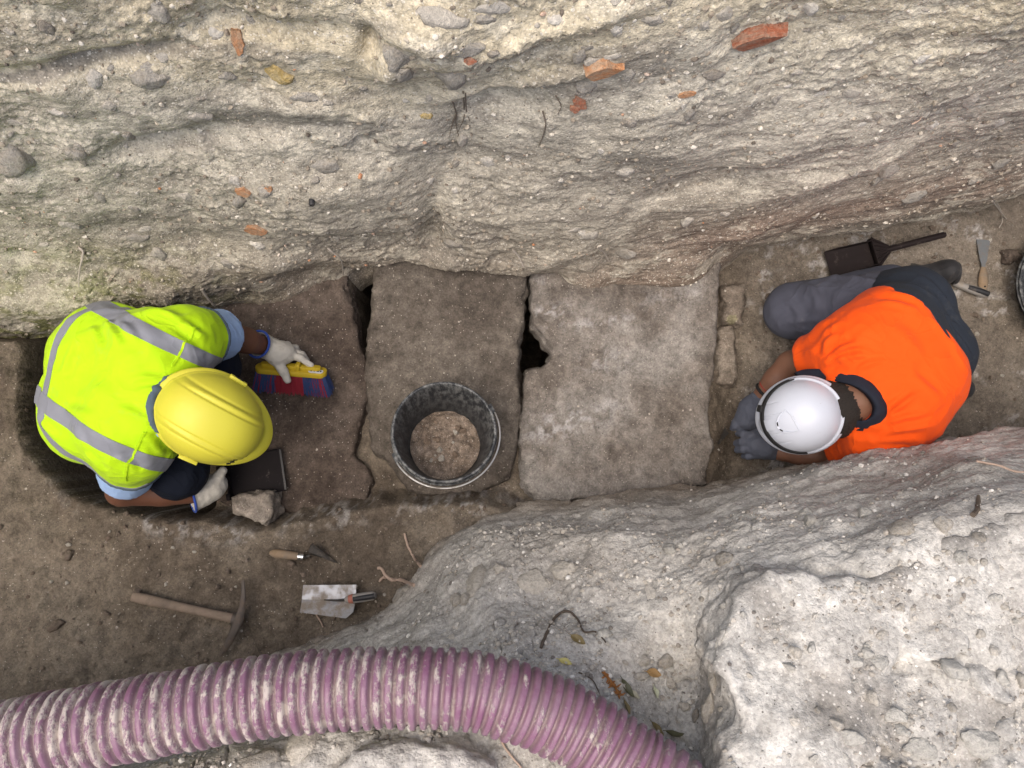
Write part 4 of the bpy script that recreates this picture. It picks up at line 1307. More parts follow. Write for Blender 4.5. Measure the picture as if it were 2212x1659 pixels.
def plastic(name, col, rough=0.35, dirt=(0.25, 0.22, 0.17), amt=0.22):
    m, nt, b = nodes_of(name)
    t = NT(nt)
    d = t.ramp(t.noise(16, 6, 0.75), [(0.72 - amt * 0.3, 0.0), (0.80, 1.0)])
    s = t.ramp(t.noise(130, 3, 0.7), [(0.68, 0.0), (0.74, 1.0)])
    c = t.mix(t.noise(6, 4, 0.6), tuple(x * 0.94 for x in col), tuple(min(1, x * 1.05) for x in col))
    c = t.mix(t.math('MULTIPLY', d, 0.5), c, dirt)
    c = t.mix(t.math('MULTIPLY', s, 0.45), c, dirt)
    t.link(c, b.inputs['Base Color'])
    t.link(t.mix(t.noise(40, 4, 0.7), (rough * 0.8,) * 3, (rough * 1.35,) * 3), b.inputs['Roughness'])
    t.link(t.bump(t.noise(60, 3, 0.6), 0.0004), b.inputs['Normal'])
    return m
H_yellow = plastic('yellow_helmet_plastic', (0.57, 0.53, 0.045), 0.5, amt=0.35)
H_white = plastic('white_helmet_plastic', (0.52, 0.555, 0.63), 0.36, amt=0.25)
STRAP = simple('black_elastic', (0.012, 0.012, 0.013), 0.8)
BLACK = simple('black_void', (0.006, 0.006, 0.006), 0.8)

def hand_sdf(palm, fingers, thumb, wrist, cuff_r, cuff_len_dir):
    def fn(p):
        d = chain(p, palm[0], palm[1], 0.02)
        for pts, r in fingers:
            d = smin(d, chain(p, pts, r, 0.006), 0.007)
        d = smin(d, chain(p, thumb[0], thumb[1], 0.008), 0.012)
        if cuff_r:
            w0 = np.array(wrist, np.float32); w1 = w0 + cuff_len_dir
            c = rcone(p, w0, w1, cuff_r * 0.86, cuff_r)
            ax = unit(w1 - w0)
            c = np.maximum(c, (p - w1) @ ax)
            d = smin(d, c, 0.012)
            d = smax(d, -np.maximum(rcone(p, w0 + ax * 0.02, w1 + ax * 0.05, cuff_r * 0.80, cuff_r * 0.97), -((p - w0) @ ax - 0.012)), 0.003)
        return d
    return fn

def add_hand(name, fn, pts, mat, parent, org, h=0.0034):
    lo, hi = bounds(pts, 0.06)
    return part(name, fn, lo, hi, h, mat, parent, org, disp=lambda v: 0.0014 * fbm(v, 55, 2, 0.5), rel=1)

# ------------------------------------------------------------------ worker in the yellow vest, crouching in the pit
o1 = Q(250, 860, -0.33)
w1 = empty('person', tuple(o1))
tag(w1, 'worker in yellow hi-vis vest and yellow hard hat crouching in the pit with a brush', 'person', 'trench workers')
hL, hR = Q(212, 772, .22), Q(200, 878, .22)
mL, mR = Q(238, 768, .46), Q(208, 892, .46)
cL, cR = Q(338, 776, .545), Q(284, 914, .545)
sL, sR = Q(400, 733, .525), Q(290, 968, .525)
nk, hd = Q(348, 880, .575), Q(440, 905, .555)
eL, eR = Q(484, 722, .33), Q(262, 1062, .29)
rL, rR = Q(574, 748, .135), Q(437, 1067, .165)
kL, kR = Q(455, 790, .27), Q(385, 1015, .25)
aL, aR = Q(300, 790, -.24), Q(265, 985, -.24)

def torso1(p, g=0.0):
    d = rcone(p, hL, hR, .115, .115)
    for a, b, r1, r2 in ((hL, mL, .113, .110), (hR, mR, .113, .110), (mL, cL, .110, .106), (mR, cR, .110, .106)):
        d = smin(d, rcone(p, a, b, r1, r2), .06)
    for a, b, r1, r2 in ((mL, mR, .114, .114), (cL, cR, .108, .108), ((mL + mR) / 2, nk, .11, .075), (cL, sL, .092, .074), (cR, sR, .092, .074)):
        d = smin(d, rcone(p, a, b, r1, r2), .05)
    return d - g

def legs1(p, g=0.0):
    d = rcone(p, hL, kL, .105, .078)
    for a, b, r1, r2 in ((hR, kR, .105, .078), (kL, aL, .075, .055), (kR, aR, .075, .055)):
        d = smin(d, rcone(p, a, b, r1, r2), .03)
    return d - g

def body1(p):
    d = smin(torso1(p, -0.01), legs1(p, -0.008), .04)
    for s, e, r in ((sL, eL, rL), (sR, eR, rR)):
        d = smin(d, rcone(p, s, e, .058, .045), .03)
        d = smin(d, rcone(p, e, (e + r) / 2, .046, .043), .015)
        d = smin(d, rcone(p, (e + r) / 2, r, .043, .031), .015)
    d = smin(d, rcone(p, nk, hd, .062, .058), .04)
    fdir = unit(Q(520, 975, .40) - hd)
    d = smin(d, ellip(p, hd, (.085, .085, .095)), .02)
    d = smin(d, rcone(p, hd + fdir * .07, hd + fdir * .10 - V(0, 0, .03), .05, .03), .03)
    d = smin(d, rcone(p, hd + fdir * .10, hd + fdir * .118, .016, .012), .012)      # nose
    return d
lo, hi = bounds([hL, hR, sL, sR, eL, eR, rL, rR, kL, kR, aL, aR, hd], .15)
part('body', body1, lo, hi, .0115, SK1, w1, o1, rel=2)

upL, upR = unit(eL - sL), unit(eR - sR)
neck_ax = (Q(412, 884, .63), Q(500, 912, .60))
def cap1(p, s, u):
    if s is sR:
        return smin(rcone(p, s, s + u * .15, .086, .094), rcone(p, s + V(-.075, .02, -.03), s + V(-.075, .02, -.03) + u * .13, .060, .085), .05)
    return rcone(p, s, s + u * .15, .086, .094)
def vest_full(p):
    d = torso1(p, .022)
    for s, e, u in ((sL, eL, upL), (sR, eR, upR)):
        a = cap1(p, s, u)
        a = smax(a, (p - s) @ u - .088, .006)
        d = smin(d, a, .03)
    d = smax(d, -(p[:, 2] - .16), .01)
    return d
lat1 = unit(cL - cR)
fold1 = folds(.0065, [(sL - lat1 * .05 + V(0, 0, .08), 1.0, Q(460, 745, .55) - Q(300, 700, .55), .13), (sR + lat1 * .05 + V(0, 0, .08), 1.0, Q(330, 1000, .55) - Q(250, 900, .55), .13),
                      (Q(240, 700, .55), 1.3, Q(320, 700, .5) - Q(150, 760, .5), .16), (Q(330, 850, .68), .55, lat1, .12), (Q(120, 820, .4), .8, lat1, .16)], 13, 3.0, base=.0035)
fold1 = creases(fold1, [(Q(235.5, 693.7, 0.6), Q(274.2, 754.9, 0.66), 0.01, 0.008),
                        (Q(261.3, 696.9, 0.6), Q(312.9, 745.3, 0.66), 0.01, 0.007),
                        (Q(216.2, 706.6, 0.58), Q(229.1, 771.0, 0.62), 0.012, 0.007),
                        (Q(280.7, 825.9, 0.68), Q(364.5, 816.2, 0.66), 0.012, 0.006),
                        (Q(293.6, 854.9, 0.68), Q(361.3, 835.5, 0.66), 0.01, 0.005),
                        (Q(261.3, 887.1, 0.66), Q(338.7, 912.9, 0.64), 0.012, 0.006),
                        (Q(396.7, 709.8, 0.6), Q(458.0, 729.1, 0.55), 0.01, 0.007),
                        (Q(319.4, 680.8, 0.6), Q(416.1, 696.9, 0.56), 0.012, 0.008),
                        (Q(377.4, 732.4, 0.6), Q(451.6, 764.6, 0.55), 0.01, 0.006),
                        (Q(171.1, 738.8, 0.62), Q(138.8, 809.7, 0.58), 0.012, 0.006),
                        (Q(122.7, 893.6, 0.5), Q(161.4, 951.6, 0.5), 0.01, 0.008),
                        (Q(193.6, 919.4, 0.6), Q(222.6, 974.2, 0.55), 0.012, 0.007),
                        (Q(280.7, 983.8, 0.58), Q(332.3, 1019.3, 0.5), 0.01, 0.008),
                        (Q(222.6, 974.2, 0.56), Q(261.3, 1019.3, 0.5), 0.01, 0.007),
                        (Q(322.6, 945.1, 0.62), Q(364.5, 980.6, 0.56), 0.01, 0.007),
                        (Q(161.4, 877.4, 0.6), Q(222.6, 912.9, 0.62), 0.014, 0.006),
                        (Q(106.6, 809.7, 0.5), Q(100.1, 880.7, 0.48), 0.01, 0.007),
                        (Q(235.5, 777.5, 0.68), Q(300.0, 796.8, 0.7), 0.03, 0.004),
                        (Q(190.4, 829.1, 0.66), Q(248.4, 867.8, 0.68), 0.03, 0.004)])
lo, hi = bounds([hL, hR, sL, sR, cL, cR], .19)
def vest(p):
    return smax(vest_full(p), -(rcone(p, *neck_ax, .098, .10)), .006)
vo = part('safety_vest', vest, lo, hi, .0068, F_vest, w1, o1, disp=fold1, rel=2)
def mesh_arrays(o, org):
    me = o.data
    v = np.zeros(len(me.vertices) * 3, np.float32); me.vertices.foreach_get('co', v)
    f = np.zeros(len(me.loops), np.int32); me.loops.foreach_get('vertex_index', f)
    return v.reshape(-1, 3) + org, f.reshape(-1, 4)
vv_, vf_ = mesh_arrays(vo, o1)
vn_ = vnormals(vv_, vf_)
def tape(name, s, nrm, w, keep, mat, lift=.0022):
    """a strip of the vest surface between two parallel planes, lifted and given thickness"""
    m = (np.abs(s) < w) & keep
    f = vf_[m[vf_].any(1)]
    ids, inv = np.unique(f, return_inverse=True)
    f = inv.reshape(-1, 4)
    v = vv_[ids]; n = vn_[ids]; ss = s[ids]
    tang = nrm[None] - (n @ nrm)[:, None] * n
    tang = tang / np.maximum((tang @ nrm)[:, None], .25)
    v = v - tang * (ss - np.clip(ss, -w, w))[:, None]
    top = v + n * lift; bot = v - n * .006
    ed = np.concatenate([f[:, [0, 1]], f[:, [1, 2]], f[:, [2, 3]], f[:, [3, 0]]])
    key = np.sort(ed, 1); uq, ix, ct = np.unique(key, axis=0, return_index=True, return_counts=True)
    be = ed[ix[ct == 1]]
    k = len(v)
    F = np.concatenate([f, f[:, ::-1] + k, np.stack([be[:, 1], be[:, 0], be[:, 0] + k, be[:, 1] + k], 1)])
    me = new_mesh(name, np.concatenate([top, bot]) - o1, F)
    try: me.set_sharp_from_angle(angle=math.radians(50))
    except Exception: pass
    return add(name, me, mat, w1)
for A_, B_ in ((Q(272, 690, .56), Q(452, 782, .58)), (Q(130, 882, .55), Q(352, 1008, .57))):
    t_ = B_ - A_; n_ = unit(V(-t_[1], t_[0], 0))
    tape('reflective_band', (vv_ - A_) @ n_, n_, .0215, (vv_[:, 2] > .36), F_band)
wa, wb, wc = Q(270, 684, .535), Q(128, 845, .575), Q(165, 945, .55)
n_ = np.cross(wb - wa, wc - wa); n_ = unit(n_ if n_[2] > 0 else -n_)
tape('reflective_band', (vv_ - wa) @ n_, n_, .0125, (vv_[:, 0] < Q(330, 700, .5)[0]) & (vv_[:, 1] < 9), F_band, .0016)
for A_, B_ in ((Q(440, 712, .56), Q(402, 800, .56)), (Q(335, 938, .6), Q(280, 1034, .56))):       # shoulder seams
    t_ = B_ - A_; n_ = unit(V(-t_[1], t_[0], 0))
    mid = (A_ + B_) / 2
    tape('shoulder_seam', (vv_ - A_) @ n_, n_, .0028, (np.abs((vv_ - mid) @ unit(V(t_[0], t_[1], 0))) < np.linalg.norm(t_) * .5) & (vv_[:, 2] > .45) & (vn_[:, 2] > .35), F_vest, .0030)
def collar_pipe(p):
    r = rcone(p, *neck_ax, .098, .10)
    return smax(np.maximum(vest_full(p) - .005, -(vest_full(p) + .02)), np.maximum(r - .010, -(r + .004)), .002)
part('neck_piping', collar_pipe, nk - .18, nk + .18, .006, F_pipe, w1, o1, disp=fold1)
for s, u in ((sL, upL), (sR, upR)):
    def cuff(p, s=s, u=u):
        v_ = cap1(p, s, u)
        return smax(np.maximum(v_ - .004, -(v_ + .012)), np.abs((p - s) @ u - .086) - .007, .002)
    part('armhole_piping', cuff, s - .2, s + .2, .006, F_pipe, w1, o1, disp=fold1)
def shirt1(p):
    d = smax(np.where(rcone(p, *neck_ax, .098, .10) < .02, torso1(p, .019), torso1(p, .006)), -rcone(p, *neck_ax, .086, .09), .005)
    for s, e, u in ((sL, eL, upL), (sR, eR, upR)):
        a = rcone(p, s, s + u * .22, .085, .078)
        a = smax(a, (p - s) @ u - .195, .005)
        a = smax(a, -np.maximum(rcone(p, s + u * .1, s + u * .3, .066, .070), .17 - (p - s) @ u), .003)
        d = smin(d, a, .02)
    return smax(d, -(p[:, 2] - .2), .01)
part('shirt', shirt1, *bounds([hL, hR, sL, sR, cL, cR, eL, eR], .15), .008, F_blue, w1, o1, disp=folds(.004, [(sR + upR * .15, 1, upR, .1), (sL + upL * .15, 1, upL, .1)], 22, 6.0), rel=1)
part('trousers', lambda p: smax(smin(legs1(p, .012), smax(torso1(p, .012), p[:, 2] - .25, .02), .03), -(p[:, 2] + .24), .01), *bounds([hL, hR, kL, kR, aL, aR], .16), .0105, F_jean, w1, o1,
     disp=folds(.006, [(kL, 1, V(0, 1, 0), .15), (kR, 1, V(0, 1, 0), .15)], 14, 9.0, .003))
for a_, t_ in ((aL, Q(420, 800, -.305)), (aR, Q(385, 1000, -.305))):
    hb = np.array([a_[0], a_[1], -.30], np.float32)
    part('boot', lambda p: smax(smin(rcone(p, a_, hb, .062, .055), rcone(p, hb, t_, .05, .045), .03), -(p[:, 2] + .345), .006), *bounds([a_, hb, t_], .08), .009, F_boot, w1, o1)
fr1 = P(520, 955, .6) - P(430, 882, .6)
hat1, on1, R1 = helmet(w1, o1, Q(452, 900, .585), (fr1[0], fr1[1], -0.55), (fr1[0] * 1.6 + .05, fr1[1] * 1.6 + .03, .42), H_yellow, size=(.147, .124, .136), peak=.035)
for sgn in (1, -1):
    mb = MB()
    q, n = on1(sgn * 1.52, 0.09, 0.004)
    M = Matrix.Translation(Vector(q)) @ basis(n, 0, tuple(R1[:, 0])).to_4x4()
    mb.box((-.026, -.006, -.004), (.026, .009, .007), M)
    b_ = mb.build('accessory_slot', H_yellow, hat1, bevel=.002)
    mb = MB(); mb.box((-.013, -.0035, .0065), (.013, .0045, .0085), M); mb.build('slot_opening', BLACK, hat1, smooth=False)
for k, (az_, e_) in enumerate([(0.62, .40), (0.70, .33), (0.78, .26)]):
    mb = MB(); q, n = on1(-az_, e_, .0035)
    mb.box((-.006, -.0016, -.002), (.006, .0016, .0022), Matrix.Translation(Vector(q)) @ basis(n, 0, tuple(R1[:, 0])).to_4x4())
    mb.build('vent', BLACK, hat1, smooth=False)
hair1 = lambda p: smax(ellip(p, hd, (.092, .092, .102)), -((p - hd) @ unit(-(hd - nk)) * -1 + .0) - .02, .01)
# gloves
fL = [([Q(622, 766, .110), Q(650, 774, .102), Q(672, 789, .088)], [.0135, .0125, .0105]),
      ([Q(624, 758, .100), Q(652, 766, .080), Q(663, 778, .055)], [.0135, .0125, .010]),
      ([Q(618, 750, .092), Q(638, 752, .062), Q(648, 766, .042)], [.013, .012, .010]),
      ([Q(608, 745, .088), Q(622, 744, .058), Q(632, 756, .040)], [.012, .011, .009])]
thL = ([Q(596, 776, .120), Q(612, 802, .118), Q(621, 821, .104)], [.019, .0155, .0125])
paL = ([Q(572, 749, .135), Q(600, 762, .122), Q(617, 762, .108)], [.033, .040, .036])
dirL = unit(eL - rL)
g_ = add_hand('glove', hand_sdf(paL, fL, thL, rL - dirL * .005, .046, dirL * .045), [q for a_, _ in fL for q in a_] + thL[0] + paL[0] + [rL + dirL * .05], F_glove_w, w1, o1)
def torus_cuff(c, ax, r, t, mat, parent, org, stretch=None):
    ax = unit(ax); u = unit(np.cross(ax, V(.2, .3, .9))); w_ = np.cross(ax, u)
    mb = MB()
    ps = [tuple(c - org + r * (math.cos(a) * u + math.sin(a) * w_)) for a in np.linspace(0, 2 * math.pi, 33)]
    mb.tube(ps, t, 8)
    return mb.build('glove_cuff', mat, parent)
torus_cuff(rL + dirL * .040, dirL, .0455, .0042, F_cuff, w1, o1)
fR = [([Q(470, 1046, .125), Q(452, 1036, .098), Q(446, 1028, .135)], [.0135, .0125, .011]),
      ([Q(464, 1050, .125), Q(440, 1042, .098), Q(431, 1033, .135)], [.0135, .0125, .0115]),
      ([Q(458, 1054, .125), Q(427, 1046, .100), Q(418, 1030, .140)], [.013, .012, .0105]),
      ([Q(452, 1058, .125), Q(420, 1052, .105), Q(412, 1040, .135)], [.012, .011, .009])]
thR = ([Q(463, 1044, .155), Q(473, 1028, .165), Q(481, 1017, .160)], [.022, .017, .0145])
paR = ([Q(436, 1067, .165), Q(456, 1054, .150), Q(468, 1046, .135)], [.032, .040, .036])
dirR = unit(eR - rR)
add_hand('glove', hand_sdf(paR, fR, thR, rR, .050, dirR * .035 + V(0, -.012, 0)), [q for a_, _ in fR for q in a_] + thR[0] + paR[0] + [rR + dirR * .05], F_glove_w, w1, o1)
cuv = unit(dirR * .035 + V(0, -.012, 0))
torus_cuff(rR + dirR * .033 + V(0, -.012, 0), cuv, .050, .0042, F_cuff, w1, o1)

# ------------------------------------------------------------------ worker in the orange shirt, kneeling with a trowel
o2 = Q(1900, 800, -0.11)
w2 = empty('person', tuple(o2))
tag(w2, 'worker in orange shirt and white hard hat kneeling low over a trowel', 'person', 'trench workers')
hR2, hL2 = Q(1962, 662, .25), Q(2012, 766, .25)
mR2, mL2 = Q(1925, 708, .375), Q(1984, 818, .375)
cR2, cL2 = Q(1868, 746, .40), Q(1942, 878, .40)
sR2, sL2 = Q(1814, 760, .36), Q(1885, 938, .36)
nk2, hd2 = Q(1840, 866, .405), Q(1793, 884, .385)
eR2, eL2 = Q(1708, 788, .17), Q(1795, 985, .13)
rR2, rL2 = Q(1640, 862, .075), Q(1668, 973, .03)
kR2, kL2 = Q(1712, 672, -.005), Q(1745, 850, -.015)
aR2, aL2 = Q(1922, 612, -.035), Q(1985, 850, -.03)

def torso2(p, g=0.0):
    d = rcone(p, hL2, hR2, .105, .105)
    for a, b, r1, r2 in ((hL2, mL2, .105, .102), (hR2, mR2, .105, .102), (mL2, cL2, .102, .100), (mR2, cR2, .102, .100)):
        d = smin(d, rcone(p, a, b, r1, r2), .06)
    for a, b, r1, r2 in ((mL2, mR2, .107, .107), (cL2, cR2, .106, .106), ((mL2 + mR2) / 2, nk2, .105, .075), (cL2, sL2, .092, .076), (cR2, sR2, .092, .076)):
        d = smin(d, rcone(p, a, b, r1, r2), .05)
    return d - g
def legs2(p, g=0.0):
    d = rcone(p, hR2, kR2, .108, .082)
    for a, b, r1, r2 in ((hL2, kL2, .105, .08), (kR2, aR2, .075, .055), (kL2, aL2, .075, .055)):
        d = smin(d, rcone(p, a, b, r1, r2), .03)
    return d - g
fd2 = unit(Q(1690, 925, .20) - hd2)
def body2(p):
    d = smin(torso2(p, -0.012), legs2(p, -0.008), .04)
    for s, e, r in ((sR2, eR2, rR2), (sL2, eL2, rL2)):
        d = smin(d, rcone(p, s, e, .058, .046), .03)
        d = smin(d, rcone(p, e, (e * .55 + r * .45), .047, .044), .015)
        d = smin(d, rcone(p, (e * .55 + r * .45), r, .044, .031), .015)
    d = smin(d, rcone(p, nk2, hd2, .064, .062), .04)
    d = smin(d, ellip(p, hd2, (.09, .085, .095)), .02)
    d = smin(d, rcone(p, hd2 + fd2 * .07, hd2 + fd2 * .1 - V(0, 0, .02), .05, .03), .03)
    d = smin(d, rcone(p, hd2 + fd2 * .10, hd2 + fd2 * .12, .016, .012), .012)
    lat = unit(np.cross(fd2, V(0, 0, 1)))
    for s_ in (1, -1):
        d = smin(d, ellip(p, hd2 + lat * s_ * .085, (.02, .012, .03)), .008)
    return d
part('body', body2, *bounds([hL2, hR2, sL2, sR2, eL2, eR2, rL2, rR2, kL2, kR2, aL2, aR2, hd2], .15), .0105, SK2, w2, o2, rel=2)
hax = unit(nk2 - hd2)
part('hair', lambda p: smax(smin(ellip(p, hd2, (.096, .091, .101)), rcone(p, hd2, hd2 * .12 + nk2 * .88, .088, .0695), .02), -((p - hd2) @ unit(hax * .3 + V(0, 0, .9))) - .005, .01), hd2 - .16, hd2 + .16, .006, HAIR, w2, o2, disp=lambda v: .003 * fbm(v, 160, 2, .6))

uR2, uL2 = unit(eR2 - sR2), unit(eL2 - sL2)
nax2 = (Q(1838, 868, .455), Q(1750, 893, .43))
waist2 = plane3(Q(1900, 640, .34), Q(2092, 800, .34), Q(2005, 664, .50), nk2)
def shirt2_full(p):
    d = torso2(p, .015)
    for s, u, L in ((sR2, uR2, .125), (sL2, uL2, .16)):
        a = rcone(p, s, s + u * .25, .086, .076)
        a = smax(a, (p - s) @ u - L, .006)
        a = smax(a, -np.maximum(rcone(p, s + u * .08, s + u * .3, .064, .070), L - .035 - (p - s) @ u), .003)
        d = smin(d, a, .03)
    return smax(d, waist2(p), .006)
def shirt2(p):
    return smax(shirt2_full(p), -rcone(p, *nax2, .074, .082), .006)
lat2 = unit(cR2 - cL2)
fold2 = folds(.007, [(sR2 + V(.02, -.03, .06), 1.5, Q(1900, 720, .4) - Q(1780, 790, .4), .12), (sL2 + V(.02, .02, .06), 1.3, Q(1990, 930, .4) - Q(1850, 950, .4), .14),
                     (Q(1960, 660, .5), .7, Q(2040, 700, .5) - Q(1880, 650, .5), .12), (Q(2040, 880, .45), .6, Q(2080, 820, .5) - Q(1950, 950, .5), .14)], 14, 5.0, base=.003)
fold2 = creases(fold2, [(Q(1771.9, 780.5, 0.4), Q(1844.7, 744.2, 0.48), 0.008, 0.01),
                        (Q(1778.5, 787.2, 0.4), Q(1854.6, 767.3, 0.48), 0.007, 0.009),
                        (Q(1768.6, 770.6, 0.4), Q(1811.6, 721.0, 0.47), 0.009, 0.009),
                        (Q(1732.3, 747.5, 0.38), Q(1798.4, 688.0, 0.42), 0.009, 0.008),
                        (Q(1745.5, 760.7, 0.38), Q(1814.9, 697.9, 0.44), 0.008, 0.007),
                        (Q(1811.6, 780.5, 0.45), Q(1871.1, 773.9, 0.48), 0.008, 0.007),
                        (Q(1907.5, 909.5, 0.46), Q(1957.1, 850.0, 0.5), 0.009, 0.009),
                        (Q(1900.9, 922.7, 0.44), Q(1970.3, 889.6, 0.48), 0.01, 0.008),
                        (Q(1877.7, 945.8, 0.4), Q(1996.7, 909.5, 0.45), 0.01, 0.01),
                        (Q(1851.3, 959.1, 0.36), Q(1970.3, 945.8, 0.4), 0.009, 0.008),
                        (Q(1910.8, 641.7, 0.45), Q(1996.7, 654.9, 0.5), 0.01, 0.008),
                        (Q(1877.7, 668.1, 0.44), Q(1976.9, 668.1, 0.5), 0.012, 0.007),
                        (Q(1950.5, 813.6, 0.5), Q(2016.6, 863.2, 0.48), 0.014, 0.006),
                        (Q(1910.8, 714.4, 0.5), Q(1996.7, 767.3, 0.52), 0.022, 0.004),
                        (Q(2036.4, 734.3, 0.48), Q(2076.1, 813.6, 0.44), 0.01, 0.008),
                        (Q(1996.7, 688.0, 0.5), Q(2062.9, 757.4, 0.47), 0.012, 0.006),
                        (Q(1838.0, 800.4, 0.45), Q(1910.8, 780.5, 0.5), 0.01, 0.006)])
part('shirt', shirt2, *bounds([hL2, hR2, sL2, sR2, cL2, cR2, sR2 + uR2 * .2, sL2 + uL2 * .2], .16), .0066, F_orange, w2, o2, disp=fold2, rel=3)
arc = [(800, 950), (870, 925), (960, 928), (1060, 958), (1150, 1010), (1225, 1085), (1275, 1170), (1290, 1250), (1270, 1320), (1210, 1350), (1150, 1345)]
arc = np.array([(x_ * .3306 + 1481, y_ * .3306 + 483) for x_, y_ in arc])
arc = crom(arc, np.linspace(0, len(arc) - 1, 60))
nc = np.array(Q(1815, 875, .44))
rows_ = []
zs_ = np.linspace(.62, .2, 85).astype(np.float32)
for q_ in arc:
    w0 = Q(q_[0], q_[1], .48)
    col_ = np.stack([np.full(85, w0[0]), np.full(85, w0[1]), zs_], 1).astype(np.float32)
    fz_ = shirt2_full(col_)
    k_ = np.flatnonzero(fz_ < 0)
    z_ = float(zs_[k_[0]]) if len(k_) else .36
    w0 = np.array([w0[0], w0[1], max(z_, .37)])
    inn = unit(np.array([nc[0] - w0[0], nc[1] - w0[1], 0]))
    prof_ = [(-.002, -.004), (-.001, .004), (.012, .010), (.026, .017), (.036, .019), (.039, .015), (.036, -.012), (.020, -.010)]
    rows_.append([w0 + inn * a_ + np.array([0, 0, b_]) for a_, b_ in prof_])
rows_ = np.array(rows_)
zz_ = rows_[:, :, 2].copy()
for _ in range(6):
    zz_[1:-1] = (zz_[:-2] + zz_[1:-1] * 2 + zz_[2:]) / 4
rows_[:, :, 2] = zz_
f_ = [tuple(k) for k in grid_faces(8, len(rows_), True)] + [tuple(range(8)), tuple(range(8 * len(rows_) - 1, 8 * len(rows_) - 9, -1))]
me = new_mesh('collar', rows_.reshape(-1, 3) - o2, f_)
add('collar', me, F_navy, w2)
foldt = creases(folds(.005, [(kR2 + V(.06, .02, .06), 1.2, V(.6, -1, 0), .13), (Q(1840, 620, .1), 1.0, V(.8, .6, 0), .16), (Q(1800, 700, .1), .8, V(.3, 1, 0), .14)], 13, 2.0, .002), [(Q(1790, 600, .12), Q(1905, 640, .2), .010, .009), (Q(1800, 640, .14), Q(1880, 700, .18), .009, .008), (Q(1700, 640, .08), Q(1720, 720, .05), .010, .007), (Q(1740, 610, .1), Q(1760, 690, .12), .012, .008), (Q(1690, 700, .03), Q(1760, 705, .06), .009, .007), (Q(1830, 590, .1), Q(1900, 600, .15), .008, .008)])
part('trousers', lambda p: smax(legs2(p, .016), -(p[:, 2] + .112), .01), *bounds([hL2, hR2, kL2, kR2, aL2, aR2], .17), .0095, F_grey, w2, o2, disp=foldt, rel=2)
seatp = plane3(Q(1830, 720, .20), Q(1905, 590, .1), Q(1870, 640, .3), Q(2000, 680, .2))
part('trouser_seat', lambda p: smax(smax(smin(torso2(p, .009), legs2(p, .021), .02), -waist2(p) - .05, .01), seatp(p), .006), *bounds([hL2, hR2, mR2, mL2], .22), .0095, F_seat, w2, o2,
     disp=creases(folds(.006, [(Q(2040, 700, .4), 1.0, Q(2090, 790, .3) - Q(1950, 620, .3), .2)], 12, 7.0, .002), [(Q(1930, 622, .36), Q(2070, 700, .36), .008, .009), (Q(1960, 606, .3), Q(2085, 720, .3), .009, .009), (Q(2040, 680, .38), Q(2098, 800, .34), .008, .008)]), rel=2)
bt = Q(2036, 590, -.05)
part('boot', lambda p: smin(smin(rcone(p, aR2, bt, .05, .042), rcone(p, bt + V(0, 0, .04), bt - V(0, .0, .02), .042, .045), .02), rcone(p, aR2, aR2 + V(-.06, 0, 0), .055, .058), .02), *bounds([aR2, bt], .1), .008, F_boot, w2, o2)
mb = MB()
mb.prism([(0.062 * math.cos(a), 0.040 * math.sin(a)) for a in np.linspace(0, 6.28, 21)[:-1]], 0, .016, Matrix.Translation(Vector(tuple(bt - o2)) + Vector((.030, -.004, .012))) @ Matrix.Rotation(math.radians(75), 4, 'Y'))
mb.build('boot_sole', F_boot, w2, bevel=.003)
part('boot', lambda p: smin(rcone(p, aL2, aL2 + V(.17, .02, -.02), .05, .042), rcone(p, aL2, aL2 + V(-.06, 0, 0), .055, .058), .02), *bounds([aL2, aL2 + V(.17, 0, 0)], .1), .009, F_boot, w2, o2)
fr2 = P(1640, 935, .45) - P(1830, 880, .45)
hat2, on2, R2 = helmet(w2, o2, Q(1731, 897, .39), (fr2[0], fr2[1], -.05), (fr2[0] * .55, fr2[1] * .55, .25), H_white, size=(.121, .114, .125), style='plain', peak=.010)
# elastic strap across the front, its clip, the vent badge
pts, nn, sd = [], [], []
for a in np.linspace(-1.75, 1.5, 60):
    q, n = on2(a, 0.46 - 0.32 * (abs(a) / 1.7) ** 2, .0008); q2, _ = on2(a, 0.52 - 0.32 * (abs(a) / 1.7) ** 2, .0008)
    pts.append(q); nn.append(n); sd.append(unit(q2 - q))
ribbon('strap', pts, nn, sd, .0100, .0035, STRAP, hat2)
q, n = on2(-0.55, 0.37, .002)
mb = MB(); mb.box((-.011, -.014, 0), (.011, .014, .010), Matrix.Translation(Vector(q)) @ basis(n, .4).to_4x4()); mb.build('strap_clip', STRAP, hat2, bevel=.003)
def dome_xy(u, v, lift=.001):
    """point on the white dome, u to the photo's right and v up, in metres from its middle"""
    d_ = V(u, v, 0)
    lx = float(d_ @ R2[:, 0]); ly = float(d_ @ R2[:, 1])
    r_ = min(.97, math.hypot(lx / .114, ly / .112))
    return on2(math.atan2(ly / .112, lx / .114), math.acos(r_ ** (1 / .82)) / (math.pi / 2), lift)
def dome_curve(name, uv, r, mat, lift=.0006):
    uv = crom(np.array(uv), np.linspace(0, len(uv) - 1, 6 * len(uv)))
    ps = [tuple(dome_xy(a_, b_, lift)[0]) for a_, b_ in uv]
    mb = MB(); mb.tube(ps, [r * (.4 + .6 * math.sin(math.pi * (k + .5) / len(ps))) for k in range(len(ps))], 8); return mb.build(name, mat, hat2)
dome_curve('vent_rim', [(-.0235, .026), (-.042, .010), (-.052, -.010), (-.050, -.028), (-.034, -.039), (-.010, -.038), (.014, -.034)], .0034, H_white)
dome_curve('vent_rim', [(-.0235, .026), (-.006, .010), (.006, -.012), (.014, -.034)], .0022, H_white)
dome_curve('vent', [(-.0505, -.010), (-.0505, -.017), (-.049, -.023)], .0022, BLACK, .0022)
